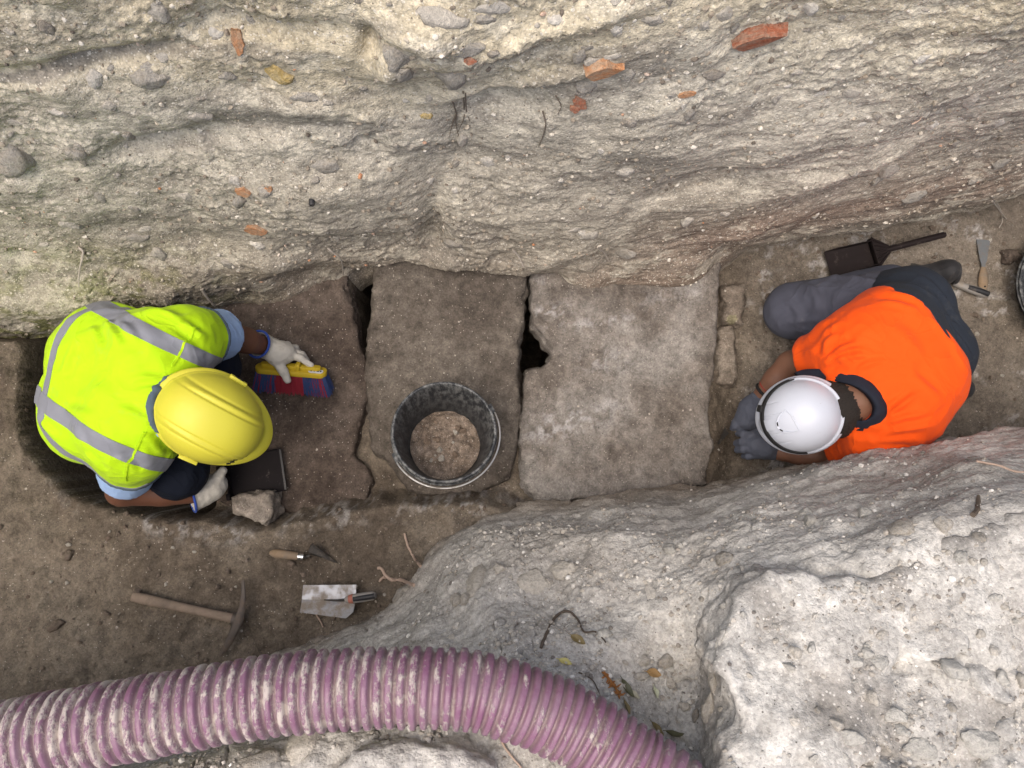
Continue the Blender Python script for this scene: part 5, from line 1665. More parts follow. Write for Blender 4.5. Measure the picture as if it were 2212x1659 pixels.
dome_curve('vent', [(-.045, -.031), (-.040, -.034), (-.034, -.0365)], .0022, BLACK, .0022)
# gloves, wrist strap
fR2 = [([Q(1602, 908, .055), Q(1590, 920, .040), Q(1600, 930, .015)], [.0145, .0135, .012]), ([Q(1612, 915, .05), Q(1602, 929, .035), Q(1612, 938, .01)], [.0145, .013, .012]),
       ([Q(1622, 918, .045), Q(1618, 933, .028), Q(1628, 938, .0)], [.014, .013, .011]), ([Q(1632, 918, .04), Q(1632, 931, .02), Q(1640, 934, .0)], [.013, .012, .010])]
tR2 = ([Q(1602, 898, .05), Q(1590, 914, .03), Q(1583, 925, .015)], [.018, .015, .012])
pR2 = ([Q(1640, 863, .075), Q(1626, 885, .065), Q(1616, 903, .055)], [.034, .046, .042])
add_hand('glove', hand_sdf(pR2, fR2, tR2, rR2, None, None), [q for a_, _ in fR2 for q in a_] + tR2[0] + pR2[0], F_glove_g, w2, o2)
fL2 = [([Q(1628, 940, .055), Q(1606, 937, .055), Q(1594, 936, .018)], [.0145, .0135, .012]), ([Q(1628, 956, .055), Q(1603, 955, .055), Q(1590, 957, .015)], [.0145, .0135, .012]),
       ([Q(1630, 971, .05), Q(1606, 971, .05), Q(1593, 972, .012)], [.014, .013, .0115]), ([Q(1636, 984, .04), Q(1616, 985, .038), Q(1606, 985, .008)], [.013, .012, .010])]
tL2 = ([Q(1640, 935, .045), Q(1622, 922, .035), Q(1608, 922, .025)], [.018, .015, .013])
pL2 = ([Q(1670, 973, .035), Q(1650, 964, .045), Q(1634, 961, .05)], [.034, .041, .038])
add_hand('glove', hand_sdf(pL2, fL2, tL2, rL2, None, None), [q for a_, _ in fL2 for q in a_] + tL2[0] + pL2[0], F_glove_g, w2, o2)
wd = unit(eR2 - rR2)
torus_cuff(rR2 + wd * .035, wd, .036, .006, STRAP, w2, o2).name = 'wrist_strap'
torus_cuff(rR2 + wd * .052, wd, .037, .002, simple('red_cord', (0.35, 0.02, 0.02), .7), w2, o2).name = 'wrist_cord'

# ================================================================== TOOLS AND THINGS
WOOD = simple('worn_wood', (0.25, 0.18, 0.115), 0.8, var=0.3, scale=60, bump=0.0008, bscale=220, dirt=(0.20, 0.165, 0.13), dirt_amt=0.5, spec=0.2)
WOODG = simple('weathered_grey_wood', (0.215, 0.165, 0.125), 0.85, var=0.3, scale=50, bump=0.001, bscale=160, dirt=(0.14, 0.11, 0.085), dirt_amt=0.45)
STEEL = simple('dusty_galvanised_steel', (0.34, 0.35, 0.375), 0.45, metal=0.55, var=0.15, dirt=(0.33, 0.285, 0.235), dirt_amt=0.5, dirt_scale=22)
RUST = simple('rusty_iron', (0.10, 0.085, 0.075), 0.65, metal=0.4, var=0.3, scale=60, bump=0.001, bscale=140, dirt=(0.17, 0.13, 0.10), dirt_amt=0.5)
DARKST = simple('dark_soiled_steel', (0.05, 0.046, 0.042), 0.55, metal=0.5, var=0.3, dirt=(0.20, 0.165, 0.135), dirt_amt=0.4, dirt_scale=40)
CHROME = simple('ferrule_steel', (0.6, 0.6, 0.62), 0.25, metal=1.0)
BLKP = simple('black_plastic', (0.018, 0.019, 0.022), 0.5, dirt=(0.13, 0.115, 0.1), dirt_amt=0.38, dirt_scale=28)
GREYP = simple('grey_grip_plastic', (0.26, 0.25, 0.235), 0.6, dirt=(0.3, 0.26, 0.21), dirt_amt=0.4)
REDP = simple('faded_red_plastic', (0.36, 0.13, 0.09), 0.6)
BRNP = simple('dark_brown_plastic', (0.016, 0.011, 0.011), 0.7, spec=0.2, dirt=(0.09, 0.075, 0.065), dirt_amt=0.35, dirt_scale=30)
PANP = simple('black_pan_plastic', (0.010, 0.008, 0.009), 0.75, spec=0.15, dirt=(0.12, 0.105, 0.095), dirt_amt=0.33, dirt_scale=38)
YELP = simple('yellow_brush_plastic', (0.46, 0.33, 0.02), 0.5, dirt=(0.3, 0.22, 0.08), dirt_amt=0.25)

def frame(o, x_to=None, angle=None):
    """4x4 at o with x towards x_to in plan"""
    if x_to is not None:
        d = Vector(x_to) - Vector(o); angle = math.atan2(d[1], d[0])
    return angle

def fz(px, py):
    b = pick(px, py, ('floor',), 9)
    return float(b[0][2])

# ---- bucket and its soil
def make_bucket(loc, rot, label):
    b = empty('bucket', loc, rot)
    tag(b, label, 'bucket', 'black builder buckets'); b.scale = (.945, .945, .945)
    prof = [(0.0, .0), (.118, .0), (.125, .006), (.168, .268), (.172, .272), (.1755, .276), (.1765, .285), (.174, .290), (.168, .290), (.1655, .284), (.163, .268), (.120, .012), (0.0, .010)]
    n = 72
    az = np.linspace(0, 2 * np.pi, n, endpoint=False)
    rows = []
    fine = []
    for k in range(len(prof) - 1):
        m = 14 if abs(prof[k][1] - prof[k + 1][1]) > .1 else 2
        for j in range(m):
            t = j / m
            fine.append((prof[k][0] * (1 - t) + prof[k + 1][0] * t, prof[k][1] * (1 - t) + prof[k + 1][1] * t))
    fine.append(prof[-1])
    v = []
    for r, z in fine:
        wob = 1 + .008 * np.cos(2 * az + .6) * (z / .29)
        v.append(np.stack([max(r, .0005) * np.cos(az) * wob, max(r, .0005) * np.sin(az) * wob, np.full(n, z)], 1))
    v = np.concatenate(v)
    add('bucket_body', new_mesh('bucket_body', v, grid_faces(n, len(fine), True)), BUCK, b)
    mb = MB(); mb.tube([(.1765 * math.cos(a), .1765 * math.sin(a), .262) for a in np.linspace(0, 2 * math.pi, 49)], .0045, 8); mb.build('rim', BUCK, b)
    ea = math.radians(28)
    for s in (0, math.pi):
        mb = MB()
        M = Matrix.Rotation(ea + s, 4, 'Z')
        mb.box((.170, -.018, .238), (.190, .018, .268), M)
        mb.build('handle_lug', BUCK, b, bevel=.003)
    mb = MB()
    ps = []
    for t in np.linspace(0, math.pi, 40):
        a = ea - t
        rr = .186 + .006 * math.sin(t)
        ps.append((rr * math.cos(a), rr * math.sin(a), .258 + .030 * math.sin(t) ** 0.6))
    mb.tube(ps, .0028, 8); mb.build('wire_handle', CHROME2, b)
    return b
def bucket_mat():
    m, nt, b = nodes_of('scuffed_black_bucket')
    t = NT(nt)
    st = t.noise(55, 4, 0.75, t.mapping((1, 1, .35), (0, 0, 0), (0, 0, 0)))
    d = t.ramp(st, [(0.44, 0.0), (0.62, 1.0)])
    x, y, z = t.sep()
    up = t.ramp(z, [(0.12, 0.25), (0.29, 0.8)])
    c = t.mix(t.math('MULTIPLY', d, up), (0.016, 0.019, 0.023), (0.20, 0.205, 0.20))
    t.link(c, b.inputs['Base Color'])
    b.inputs['Roughness'].default_value = 0.55
    t.link(t.bump(st, 0.0015), b.inputs['Normal'])
    return m
BUCK = bucket_mat()
CHROME2 = simple('bucket_wire', (0.5, 0.5, 0.5), 0.4, metal=0.8, dirt=(0.3, 0.26, 0.21), dirt_amt=0.4)
bc = P(962, 968, .040)
bk = make_bucket(tuple(bc), (math.radians(-10), math.radians(4), 0), 'scuffed black bucket with soil in it standing on the brown slab')
P2 = P(2275, 634, -.112)
tub_ = make_bucket(tuple(P2), (0, 0, .8), 'low dusty black tub cut off by the right edge of the photo')
tub_.scale = (1.15, 1.15, .40)
tub_.name = 'rubber_tub'; tub_['category'] = 'tub'; del tub_['group']
# soil in the bucket
nr_, na_ = 40, 90
rr = np.linspace(0.002, 1, nr_); az = np.linspace(0, 2 * np.pi, na_, endpoint=False)
vv = []
for r in rr:
    vv.append(np.stack([r * np.cos(az), r * np.sin(az), np.zeros(na_)], 1))
vv = np.concatenate(vv).astype(np.float32)
R_s = .127
q = vv * R_s
hgt = .062 + .020 * fbm(q + 5, 14, 3, .55) + .010 * (1 - vv[:, 0] ** 2 - vv[:, 1] ** 2) + .005 * fbm(q, 60, 3, .6)
dd, rc = cells(q, 38, off=3)
hgt = hgt + np.where(rc > .5, .02 * rc * np.clip(.45 - dd, 0, 1), 0)
q[:, 2] = hgt
f = [tuple(k) for k in grid_faces(na_, nr_, True)] + [tuple(range(na_ - 1, -1, -1))]
me = new_mesh('soil_heap', q, f)
put_col(me, soil_col(q, [(0.25, (0.165, 0.13, 0.102)), (0.5, (0.20, 0.16, 0.127)), (0.75, (0.24, 0.195, 0.158))], 3, 12, .3, 50))
so = add('soil_heap', me, earth('bucket_soil', fleck=.05, bump=.006, fscale=120))
so.location = bc; so.scale = (.945, .945, .945); so.rotation_euler = (math.radians(-10), math.radians(4), 0)
tag(so, 'crumbly brown soil lying inside the black bucket on the slab', 'soil')
for k in range(26):
    a, r = rnd.uniform(0, 6.28), rnd.uniform(.02, .115)
    j = int(np.argmin((q[:, 0] - r * math.cos(a)) ** 2 + (q[:, 1] - r * math.sin(a)) ** 2))
    s = rnd.choice([.004, .005, .006, .008, .011, .014])
    o = bpy.data.objects.new('clod', rock_mesh('angular', k % 8, S_clod if k % 5 else S_grey)); COL.objects.link(o)
    o.parent = so; o.location = (float(q[j, 0]), float(q[j, 1]), float(q[j, 2]) + s * .3)
    o.scale = (s * 1.2, s, s * .8); o.rotation_euler = (rnd.random(), rnd.random(), rnd.random() * 6)

# ---- corrugated purple conduit
def hose_mat():
    m, nt, b = nodes_of('purple_conduit_plastic')
    t = NT(nt)
    x, y, z = t.sep()
    n = t.noise(30, 5, 0.78, t.mapping((1.3, .5, .5)))
    n2 = t.noise(70, 4, 0.75)
    amt = t.ramp(t.math('ADD', t.math('MULTIPLY', x, 0.55), 0.5), [(0.05, 0.065), (0.35, 0.055), (0.52, 0.0), (0.75, -0.03)])
    f = t.math('ADD', t.math('ADD', t.math('MULTIPLY', n, 0.72), t.math('MULTIPLY', n2, 0.28)), amt)
    d = t.ramp(f, [(0.545, 0.0), (0.63, 1.0)])
    haze = t.ramp(t.noise(20, 5, 0.7), [(0.35, 0.03), (0.7, 0.30)])
    c = t.mix(t.noise(14, 3, 0.6), (0.150, 0.050, 0.106), (0.205, 0.078, 0.148))
    c = t.mix(haze, c, (0.42, 0.37, 0.37))
    c = t.mix(t.math('MULTIPLY', d, 0.72), c, (0.56, 0.515, 0.44))
    g, _ = t.attr('valley')
    c = t.mix(t.math('MULTIPLY', g, 0.55), c, (0.235, 0.19, 0.165))
    t.link(c, b.inputs['Base Color'])
    t.link(t.mix(d, (0.38,) * 3, (0.9,) * 3), b.inputs['Roughness'])
    t.link(t.bump(t.math('ADD', n2, d), 0.0012), b.inputs['Normal'])
    return m
HP = [Vector((-2.3, -1.0, 1.285)), Vector((-1.75, -.80, 1.285)), P(-130, 1655, 1.27), P(0, 1606, 1.255), P(300, 1551, 1.24), P(560, 1506, 1.215), P(760, 1487, 1.20), P(930, 1485, 1.19), P(1060, 1500, 1.18), P(1222, 1560, 1.165), P(1365, 1650, 1.175), P(1500, 1760, 1.20), Vector((.62, -1.0, 1.30)), Vector((1.1, -1.6, 1.34))]
A = np.array([tuple(q) for q in HP])
tt = np.linspace(0, len(A) - 1, 3000)
C = crom(A, tt)
seg = np.linalg.norm(np.diff(C, axis=0), axis=1); L = np.concatenate([[0], np.cumsum(seg)])
pitch = .0222; per = 9
n_r = int(L[-1] / pitch * per)
s_ = np.linspace(0, L[-1], n_r)
C = np.stack([np.interp(s_, L, C[:, k]) for k in range(3)], 1)
Tn = unit_rows(np.gradient(C, axis=0))
Sd = unit_rows(np.cross(Tn, np.array([0, 0, 1.0]))); Up = np.cross(Sd, Tn)
na_ = 40
az = np.linspace(0, 2 * np.pi, na_, endpoint=False)
ph = (s_ / pitch + .35 * perlin(np.stack([s_ * 3.1, s_ * 0, s_ * 0], 1)))[:, None] + .12 * np.sin(az)[None]
w_ = np.abs((ph % 1) - .5) * 2                          # 0 mid rib, 1 mid valley
prof = 1 - sstep(.40, .82, w_)
rr = .0665 + .0100 * prof + .0012 * np.sin(ph // 1 * 7.7) + .0016 * perlin(np.stack([np.repeat(s_ * 9, na_), np.tile(np.cos(az) * 1.3, n_r), np.tile(np.sin(az) * 1.3, n_r)], 1)).reshape(n_r, na_)
v = C[:, None] + rr[..., None] * (np.cos(az)[None, :, None] * Sd[:, None] + np.sin(az)[None, :, None] * Up[:, None])
f = [tuple(k) for k in grid_faces(na_, n_r, True)]
f += [tuple(range(na_ - 1, -1, -1)), tuple(range((n_r - 1) * na_, n_r * na_))]
me = new_mesh('corrugated_hose', v.reshape(-1, 3), f)
a = me.attributes.new('valley', 'FLOAT', 'POINT'); a.data.foreach_set('value', (1 - prof).ravel().astype(np.float32))
ho = add('corrugated_hose', me, hose_mat())
tag(ho, 'thick purple corrugated hose caked with pale dust along the near bank', 'hose')

# ---- hand brush
bo = P(629, 797, .080)
br = empty('hand_brush', tuple(bo))
tag(br, 'yellow hand brush with red and blue bristles held in the white glove', 'brush')
ang = math.radians(-4.6)
Xb = Vector((math.cos(ang), math.sin(ang), 0)); Db = Vector((math.sin(ang) * .8, -.80 * math.cos(ang), -.60)).normalized(); Nb = Xb.cross(Db) * -1
if Nb.z < 0: Nb = -Nb
Rb = Matrix((Xb, Db, Nb)).transposed().to_4x4()
def rounded(lx, ly, r, n=6):
    out = []
    for cx, cy, a0 in ((lx - r, ly - r, 0), (-lx + r, ly - r, 90), (-lx + r, -ly + r, 180), (lx - r, -ly + r, 270)):
        for k in range(n):
            a = math.radians(a0 + 90 * k / (n - 1)); out.append((cx + r * math.cos(a), cy + r * math.sin(a)))
    return out
Mh = Rb @ Matrix(((1, 0, 0, 0), (0, 0, 1, 0), (0, 1, 0, 0), (0, 0, 0, 1)))      # outline in x/N, thickness along bristles
mb = MB(); mb.prism(rounded(.125, .026, .024), -.004, .016, Mh); hb_ = mb.build('brush_head', YELP, br, bevel=.003)
mb = MB(); mb.prism(rounded(.105, .012, .011), -.018, -.003, Mh, 1.0); mb.build('hand_grip', YELP, hb_, bevel=.002)
mb = MB(); mb.box((.02, -.020, -.030), (.036, .020, -.003), Mh); mb.build('handle_socket', YELP, hb_, bevel=.004)
mb = MB(); mb.prism(rounded(.026, .011, .010), -.0062, -.0045, Mh @ Matrix.Translation((.090, .012, 0))); stk_ = mb.build('sticker', simple('sticker_white', (.6, .62, .66), .5), hb_)
mb = MB()
for k, w in enumerate((.006, .004, .008, .005)):
    mb.box((.072 + k * .011, .008, -.0072), (.072 + k * .011 + w, .015, -.0063), Mh)
mb.build('sticker_print', BLACK, stk_, smooth=False)
def bristles(name, x0, x1, n, mat, spread):
    mb = MB()
    for k in range(n):
        x = rnd.uniform(x0, x1); nn_ = rnd.uniform(-.020, .020)
        ln = rnd.uniform(.064, .078)
        e = Vector((x * (1 + spread) + rnd.uniform(-.006, .006), .014 + ln, nn_ * 1.5 + rnd.uniform(-.005, .005)))
        a_ = Vector((x, .012, nn_)); m_ = (a_ + e) / 2 + Vector((rnd.uniform(-.004, .004), 0, rnd.uniform(-.003, .003)))
        w = .0011
        pts = []
        for q_, ww in ((a_, w), (m_, w), (e, w * .7)):
            pts += [Rb @ (q_ + Vector((ww, 0, 0))), Rb @ (q_ + Vector((-ww * .5, 0, ww))), Rb @ (q_ + Vector((-ww * .5, 0, -ww)))]
        mb.put(pts, [(0, 1, 4, 3), (1, 2, 5, 4), (2, 0, 3, 5), (3, 4, 7, 6), (4, 5, 8, 7), (5, 3, 6, 8), (6, 7, 8)])
    o = mb.build(name, mat, br, smooth=False); o['kind'] = 'stuff'
    return o
BRED = simple('red_bristle', (.23, .012, .026), .7, var=.3, scale=300)
BBLU = simple('blue_bristle', (.022, .042, .13), .7, var=.4, scale=300)
bristles('red_bristles', -.055, .045, 900, BRED, .06)
bristles('blue_bristles', -.122, -.050, 650, BBLU, .13)
bristles('blue_bristles', .042, .122, 700, BBLU, .13)
bristles('red_bristles', -.118, -.06, 260, BRED, .16)
bristles('red_bristles', .05, .112, 260, BRED, .16)

# ---- dustpans
def dustpan(name, loc, angle, label, mat, lx, wy, hl, hr, ribs, tilt=0.0, roll=0.0):
    d = empty(name, loc, (roll, tilt, angle)); tag(d, label, 'dustpan')
    mb = MB()                                                       # tray: floor plate rising to the back, mouth at +x
    n = 12
    top, bot = [], []
    for i in range(n + 1):
        for j in range(n + 1):
            x = lx * (i / n - .5); y = wy * (j / n - .5) * (1 - .10 * (1 - i / n) ** 2)
            z = .006 * (1 - i / n) + .004 * math.cos((j / n - .5) * 2 * 9.4) * (.3 + .7 * i / n) * .25
            z += .010 * max(0, abs(j / n - .5) * 2 - .8) * 5 * .3
            top.append((x, y, z + .0035)); bot.append((x, y, z))
    idx = lambda i, j: i * (n + 1) + j
    m_ = (n + 1) ** 2
    fs = [(idx(i, j), idx(i + 1, j), idx(i + 1, j + 1), idx(i, j + 1)) for i in range(n) for j in range(n)]
    fs += [tuple(m_ + q for q in reversed(g_)) for g_ in fs]
    rim = [idx(0, j) for j in range(n)] + [idx(i, n) for i in range(n)] + [idx(n, j) for j in range(n, 0, -1)] + [idx(i, 0) for i in range(n, 0, -1)]
    fs += [(rim[k], rim[(k + 1) % len(rim)], m_ + rim[(k + 1) % len(rim)], m_ + rim[k]) for k in range(len(rim))]
    mb.put(top + bot, fs)
    tray = mb.build('tray', mat, d)
    for s in (1, -1):
        mb = MB()
        y0 = s * wy * .5
        mb.put([(-lx * .5, y0 * .90 - s * .003, .002), (lx * .5, y0 - s * .003, .0), (lx * .5, y0 - s * .003, .010), (lx * .25, y0 - s * .003, .028), (-lx * .5, y0 * .90 - s * .003, .040),
                (-lx * .5, y0 * .90, .002), (lx * .5, y0, .0), (lx * .5, y0, .010), (lx * .25, y0, .028), (-lx * .5, y0 * .90, .040)],
               [(0, 1, 2, 3, 4), (9, 8, 7, 6, 5), (0, 5, 6, 1), (1, 6, 7, 2), (2, 7, 8, 3), (3, 8, 9, 4), (4, 9, 5, 0)])
        mb.build('side_wall', mat, d, bevel=.001)
    mb = MB(); mb.box((-lx * .5 - .004, -wy * .45, .002), (-lx * .5, wy * .45, .041)); mb.build('back_wall', mat, d, bevel=.001)
    mb = MB(); mb.box((lx * .5 - .004, -wy * .48, .0035), (lx * .5 + .003, wy * .48, .0058)); mb.build('mouth_lip', BLKP if not ribs else mat, d)
    if ribs:
        for k in range(6):
            a = (k - 2.5) * .26
            mb = MB(); mb.tube([(-lx * .5 - .060, a * .018, .030), (-lx * .5 - .002, a * .085, .036)], [.004, .0055], 6); mb.build('neck_rib', mat, d)
        mb = MB(); mb.put([(-lx * .5 - .062, -.010, .012), (-lx * .5, -.058, .006), (-lx * .5, .058, .006), (-lx * .5 - .062, .010, .012), (-lx * .5 - .062, -.010, .030), (-lx * .5, -.058, .034), (-lx * .5, .058, .034), (-lx * .5 - .062, .010, .030)],
                          [(3, 2, 1, 0), (4, 5, 6, 7), (0, 1, 5, 4), (1, 2, 6, 5), (2, 3, 7, 6), (3, 0, 4, 7)]); mb.build('neck', mat, d, bevel=.003)
        hx = -lx * .5 - .055
    else:
        for s in (1, -1):
            mb = MB(); mb.box((-lx * .5 - .012, s * wy * .42 - .012, .004), (-lx * .5 + .003, s * wy * .42 + .012, .046)); mb.build('corner_lug', mat, d, bevel=.004)
        hx = -lx * .5
    mb = MB(); mb.tube([(hx + .006, 0, .026), (hx - hl * .3, 0, .034), (hx - hl * .7, 0, .042), (hx - hl, 0, .046)], [hr * .8, hr, hr, hr * .85], 12); h_ = mb.build('handle', mat, d)
    if ribs:
        for s in (1, -1):
            mb = MB(); mb.tube([(hx, s * hr * .9, .030), (hx - hl + .006, s * hr * .9, .050)], .0022, 6); mb.build('handle_ridge', mat, h_)
    return d
dustpan('dustpan', tuple(P(556, 1024, .022)), math.radians(10), 'black dustpan lying by the yellow hard hat beside the pale block', PANP, .185, .150, .105, .013, False)
a2 = math.atan2(*(lambda d_: (d_[1], d_[0]))(P(1800, 572, -.06) - P(2028, 516, -.06)))
dustpan('dustpan', tuple(P(1834, 562, -.078)), a2, 'dark brown long-handled dustpan lying against the wall behind the kneeling worker', BRNP, .165, .105, .215, .0105, True)

# ---- small pointed trowel with a turned wooden handle
def tool(name, px, py, px2, py2, z, label, cat, rot_extra=(0, 0)):
    a_, b_ = P(px, py, z), P(px2, py2, z)
    d = b_ - a_
    e = empty(name, tuple(a_), (rot_extra[0], rot_extra[1], math.atan2(d[1], d[0])))
    tag(e, label, cat)
    return e, d.length
def lathe_handle(name, x0, x1, prof, mat, parent, z=0.0, seg=14, squash=None):
    mb = MB()
    n = len(prof)
    mb.tube([(x0 + (x1 - x0) * k / (n - 1), 0, z) for k in range(n)], prof, seg, squash)
    return mb.build(name, mat, parent)
zt = fz(640, 1200) + .016
e, ln = tool('pointing_trowel', 583, 1194, 655, 1203, zt, 'small pointed trowel with wooden handle lying on the brown ledge', 'trowel')
lathe_handle('handle', 0, ln * .86, [.006, .0125, .0145, .015, .0148, .0145, .0140, .0132, .0128, .0125], WOOD, e)
lathe_handle('ferrule', ln * .85, ln * 1.02, [.0128, .0134, .0134, .0125], CHROME, e)
mb = MB(); mb.tube([(ln, 0, 0), (ln * 1.10, 0, .006), (ln * 1.16, .006, .016), (ln * 1.22, .010, .014)], [.0055, .005, .005, .004], 8); mb.build('tang', DARKST, e)
Li = Matrix.Rotation(-e.rotation_euler[2], 4, 'Z') @ Matrix.Translation(-Vector(e.location))
bl = [Li @ P(674, 1173, zt + .012), Li @ P(665, 1192, zt + .010), Li @ P(666, 1196, zt - .006), Li @ P(731, 1217, zt - .014)]
mb = MB()
up_ = Vector((0, 0, .0016))
tri = [bl[0], bl[1], bl[2], bl[3]]
mb.put([q - up_ for q in tri] + [q + up_ for q in tri], [(3, 2, 1, 0), (4, 5, 6, 7), (0, 1, 5, 4), (1, 2, 6, 5), (2, 3, 7, 6), (3, 0, 4, 7)])
mb.build('blade', DARKST, e, smooth=False)

# ---- broad square trowel with folded blade
zt = fz(700, 1300) + .012
e, ln = tool('square_trowel', 652, 1294, 748, 1296, zt, 'broad grey square trowel with rubber grip lying at the foot of the bank', 'trowel')
Li = Matrix.Rotation(-e.rotation_euler[2], 4, 'Z') @ Matrix.Translation(-Vector(e.location))
out = [P(655, 1264, zt + .004), P(770, 1263, zt + .004), P(768, 1296, zt + .010), P(763, 1322, zt + .004), P(747, 1336, zt), P(648, 1323, zt)]
out = [Li @ q for q in out]
mid_l, mid_r = Li @ P(652, 1295, zt + .012), Li @ P(768, 1296, zt + .010)
vs = [out[0], out[1], mid_r, mid_l, out[5], out[4], out[3]]
th = Vector((0, 0, -.0022))
mb = MB()
mb.put(vs + [q + th for q in vs], [(3, 2, 1, 0), (3, 4, 5, 6, 2), (7, 8, 9, 10), (9, 13, 12, 11, 10), (0, 1, 8, 7), (1, 2, 9, 8), (2, 6, 13, 9), (6, 5, 12, 13), (5, 4, 11, 12), (4, 3, 10, 11), (3, 0, 7, 10)])
mb.build('blade', STEEL, e, smooth=False)
h0, h1 = Li @ P(746, 1296, zt + .022), Li @ P(812, 1286, zt + .030)
mb = MB(); mb.tube([Li @ P(700, 1296, zt + .014), Li @ P(728, 1297, zt + .017), h0], [.002, .0035, .005], 8); mb.build('tang', DARKST, e)
dv = (h1 - h0)
mb = MB(); mb.tube([h0 + dv * t for t in (0, .12, .35, .65, .9, 1.0)], [.009, .0125, .0155, .0155, .0145, .009], 14); hd_ = mb.build('handle', GREYP, e)
mb = MB(); mb.tube([h0 + dv * t + Vector((0, 0, .0085)) for t in (.28, .5, .75, .97)], [.0085, .0095, .0098, .009], 12); mb.build('grip_inlay', BLKP, hd_)
mb = MB(); mb.tube([h0 + dv * t for t in (.12, .27)], [.0135, .0160], 14); mb.build('grip_ring', REDP, hd_)

# ---- hand pick
zt = fz(400, 1315) + .018
e, ln = tool('hand_pick', 287, 1289, 512, 1338, zt, 'old hand pick with wooden handle and rusty curved head', 'pick')
lathe_handle('handle', 0, ln, [.0165, .0180, .0172, .0160, .0150, .0148, .0146, .0150, .0155, .016], WOODG, e, squash=.85)
Li = Matrix.Rotation(-e.rotation_euler[2], 4, 'Z') @ Matrix.Translation(-Vector(e.location))
path = [(525, 1254, .010, .005), (526, 1285, .014, .008), (523, 1312, .016, .011), (517, 1335, .016, .016), (508, 1358, .012, .015), (494, 1388, .004, .012), (476, 1416, -.008, .006)]
mb = MB(); mb.tube([Li @ P(a_, b_, zt + c_) for a_, b_, c_, _ in path], [q_[3] for q_ in path], 8, squash=.55); hd_ = mb.build('pick_head', RUST, e)
mb = MB(); mb.tube([Li @ P(503, 1336, zt), Li @ P(524, 1340, zt)], [.020, .021], 12); mb.build('eye_socket', RUST, hd_)

# ---- scraper and second grip tool beside the kneeling worker
zt = fz(2124, 600) + .012
e, ln = tool('paint_scraper', 2124, 628, 2124, 518, zt, 'flat scraper with wooden handle lying on the floor right of the worker', 'scraper')
w_ = .0185
lathe_handle('handle', 0, ln * .46, [.010, .0165, .0185, .0185, .0170, .0150, .0120, .0085], WOOD, e, squash=.6)
mb = MB(); mb.prism([(ln * .44, -.006), (ln * .52, -.008), (ln * .60, -.013), (ln, -.026), (ln, .026), (ln * .60, .013), (ln * .52, .008), (ln * .44, .006)], -.001, .0012); mb.build('blade', simple('dull_blade_steel', (.16, .17, .175), .5, metal=.5, dirt=(.22, .19, .16), dirt_amt=.45, dirt_scale=40), e, smooth=False)
mb = MB(); mb.tube([(ln * .07, 0, .008), (ln * .07, 0, .0118)], .0035, 10); mb.build('hanging_hole', BLACK, e)
e, ln = tool('gauging_trowel', 2134, 638, 2058, 612, zt, 'trowel with black and tan grip half hidden under the kneeling worker', 'trowel')
lathe_handle('handle', 0, ln, [.010, .0155, .017, .0165, .015, .0135, .012, .009], GREYP, e, .004)
lathe_handle('grip_inlay', ln * .04, ln * .62, [.010, .0115, .0115, .0105, .009], BLKP, e, .0125)
mb = MB(); mb.prism([(ln * 1.2, -.01), (ln * 1.3, -.035), (ln * 2.2, -.03), (ln * 2.2, .03), (ln * 1.3, .035), (ln * 1.2, .01)], -.012, -.0095); mb.build('blade', DARKST, e, smooth=False)
mb = MB(); mb.tube([(ln * .98, 0, .004), (ln * 1.12, 0, -.002), (ln * 1.3, 0, -.010)], [.006, .005, .004], 8); mb.build('tang', DARKST, e)

# ---- trowel in the grey gloves
e = empty('archaeology_trowel', tuple(P(1590, 928, .03)))
tag(e, 'dark pointed trowel held between the grey gloves', 'trowel')
o_ = Vector(e.location)
tip, b1, b2 = P(1543, 972, -.085) - o_, P(1566, 924, -.01) - o_, P(1574, 936, -.02) - o_
mb = MB(); u_ = Vector((.0006, .0006, .0014))
mb.put([tip - u_, b1 - u_, b2 - u_, tip + u_, b1 + u_, b2 + u_], [(2, 1, 0), (3, 4, 5), (0, 1, 4, 3), (1, 2, 5, 4), (2, 0, 3, 5)]); mb.build('blade', DARKST, e, smooth=False)
mb = MB(); mb.tube([(b1 + b2) / 2, P(1580, 926, .012) - o_, P(1590, 929, .02) - o_], [.004, .0045, .005], 8); mb.build('tang', CHROME, e)
mb = MB(); mb.tube([P(1588, 928, .02) - o_, P(1606, 932, .028) - o_, P(1640, 938, .03) - o_], [.010, .0125, .011], 12); mb.build('handle', WOOD, e)

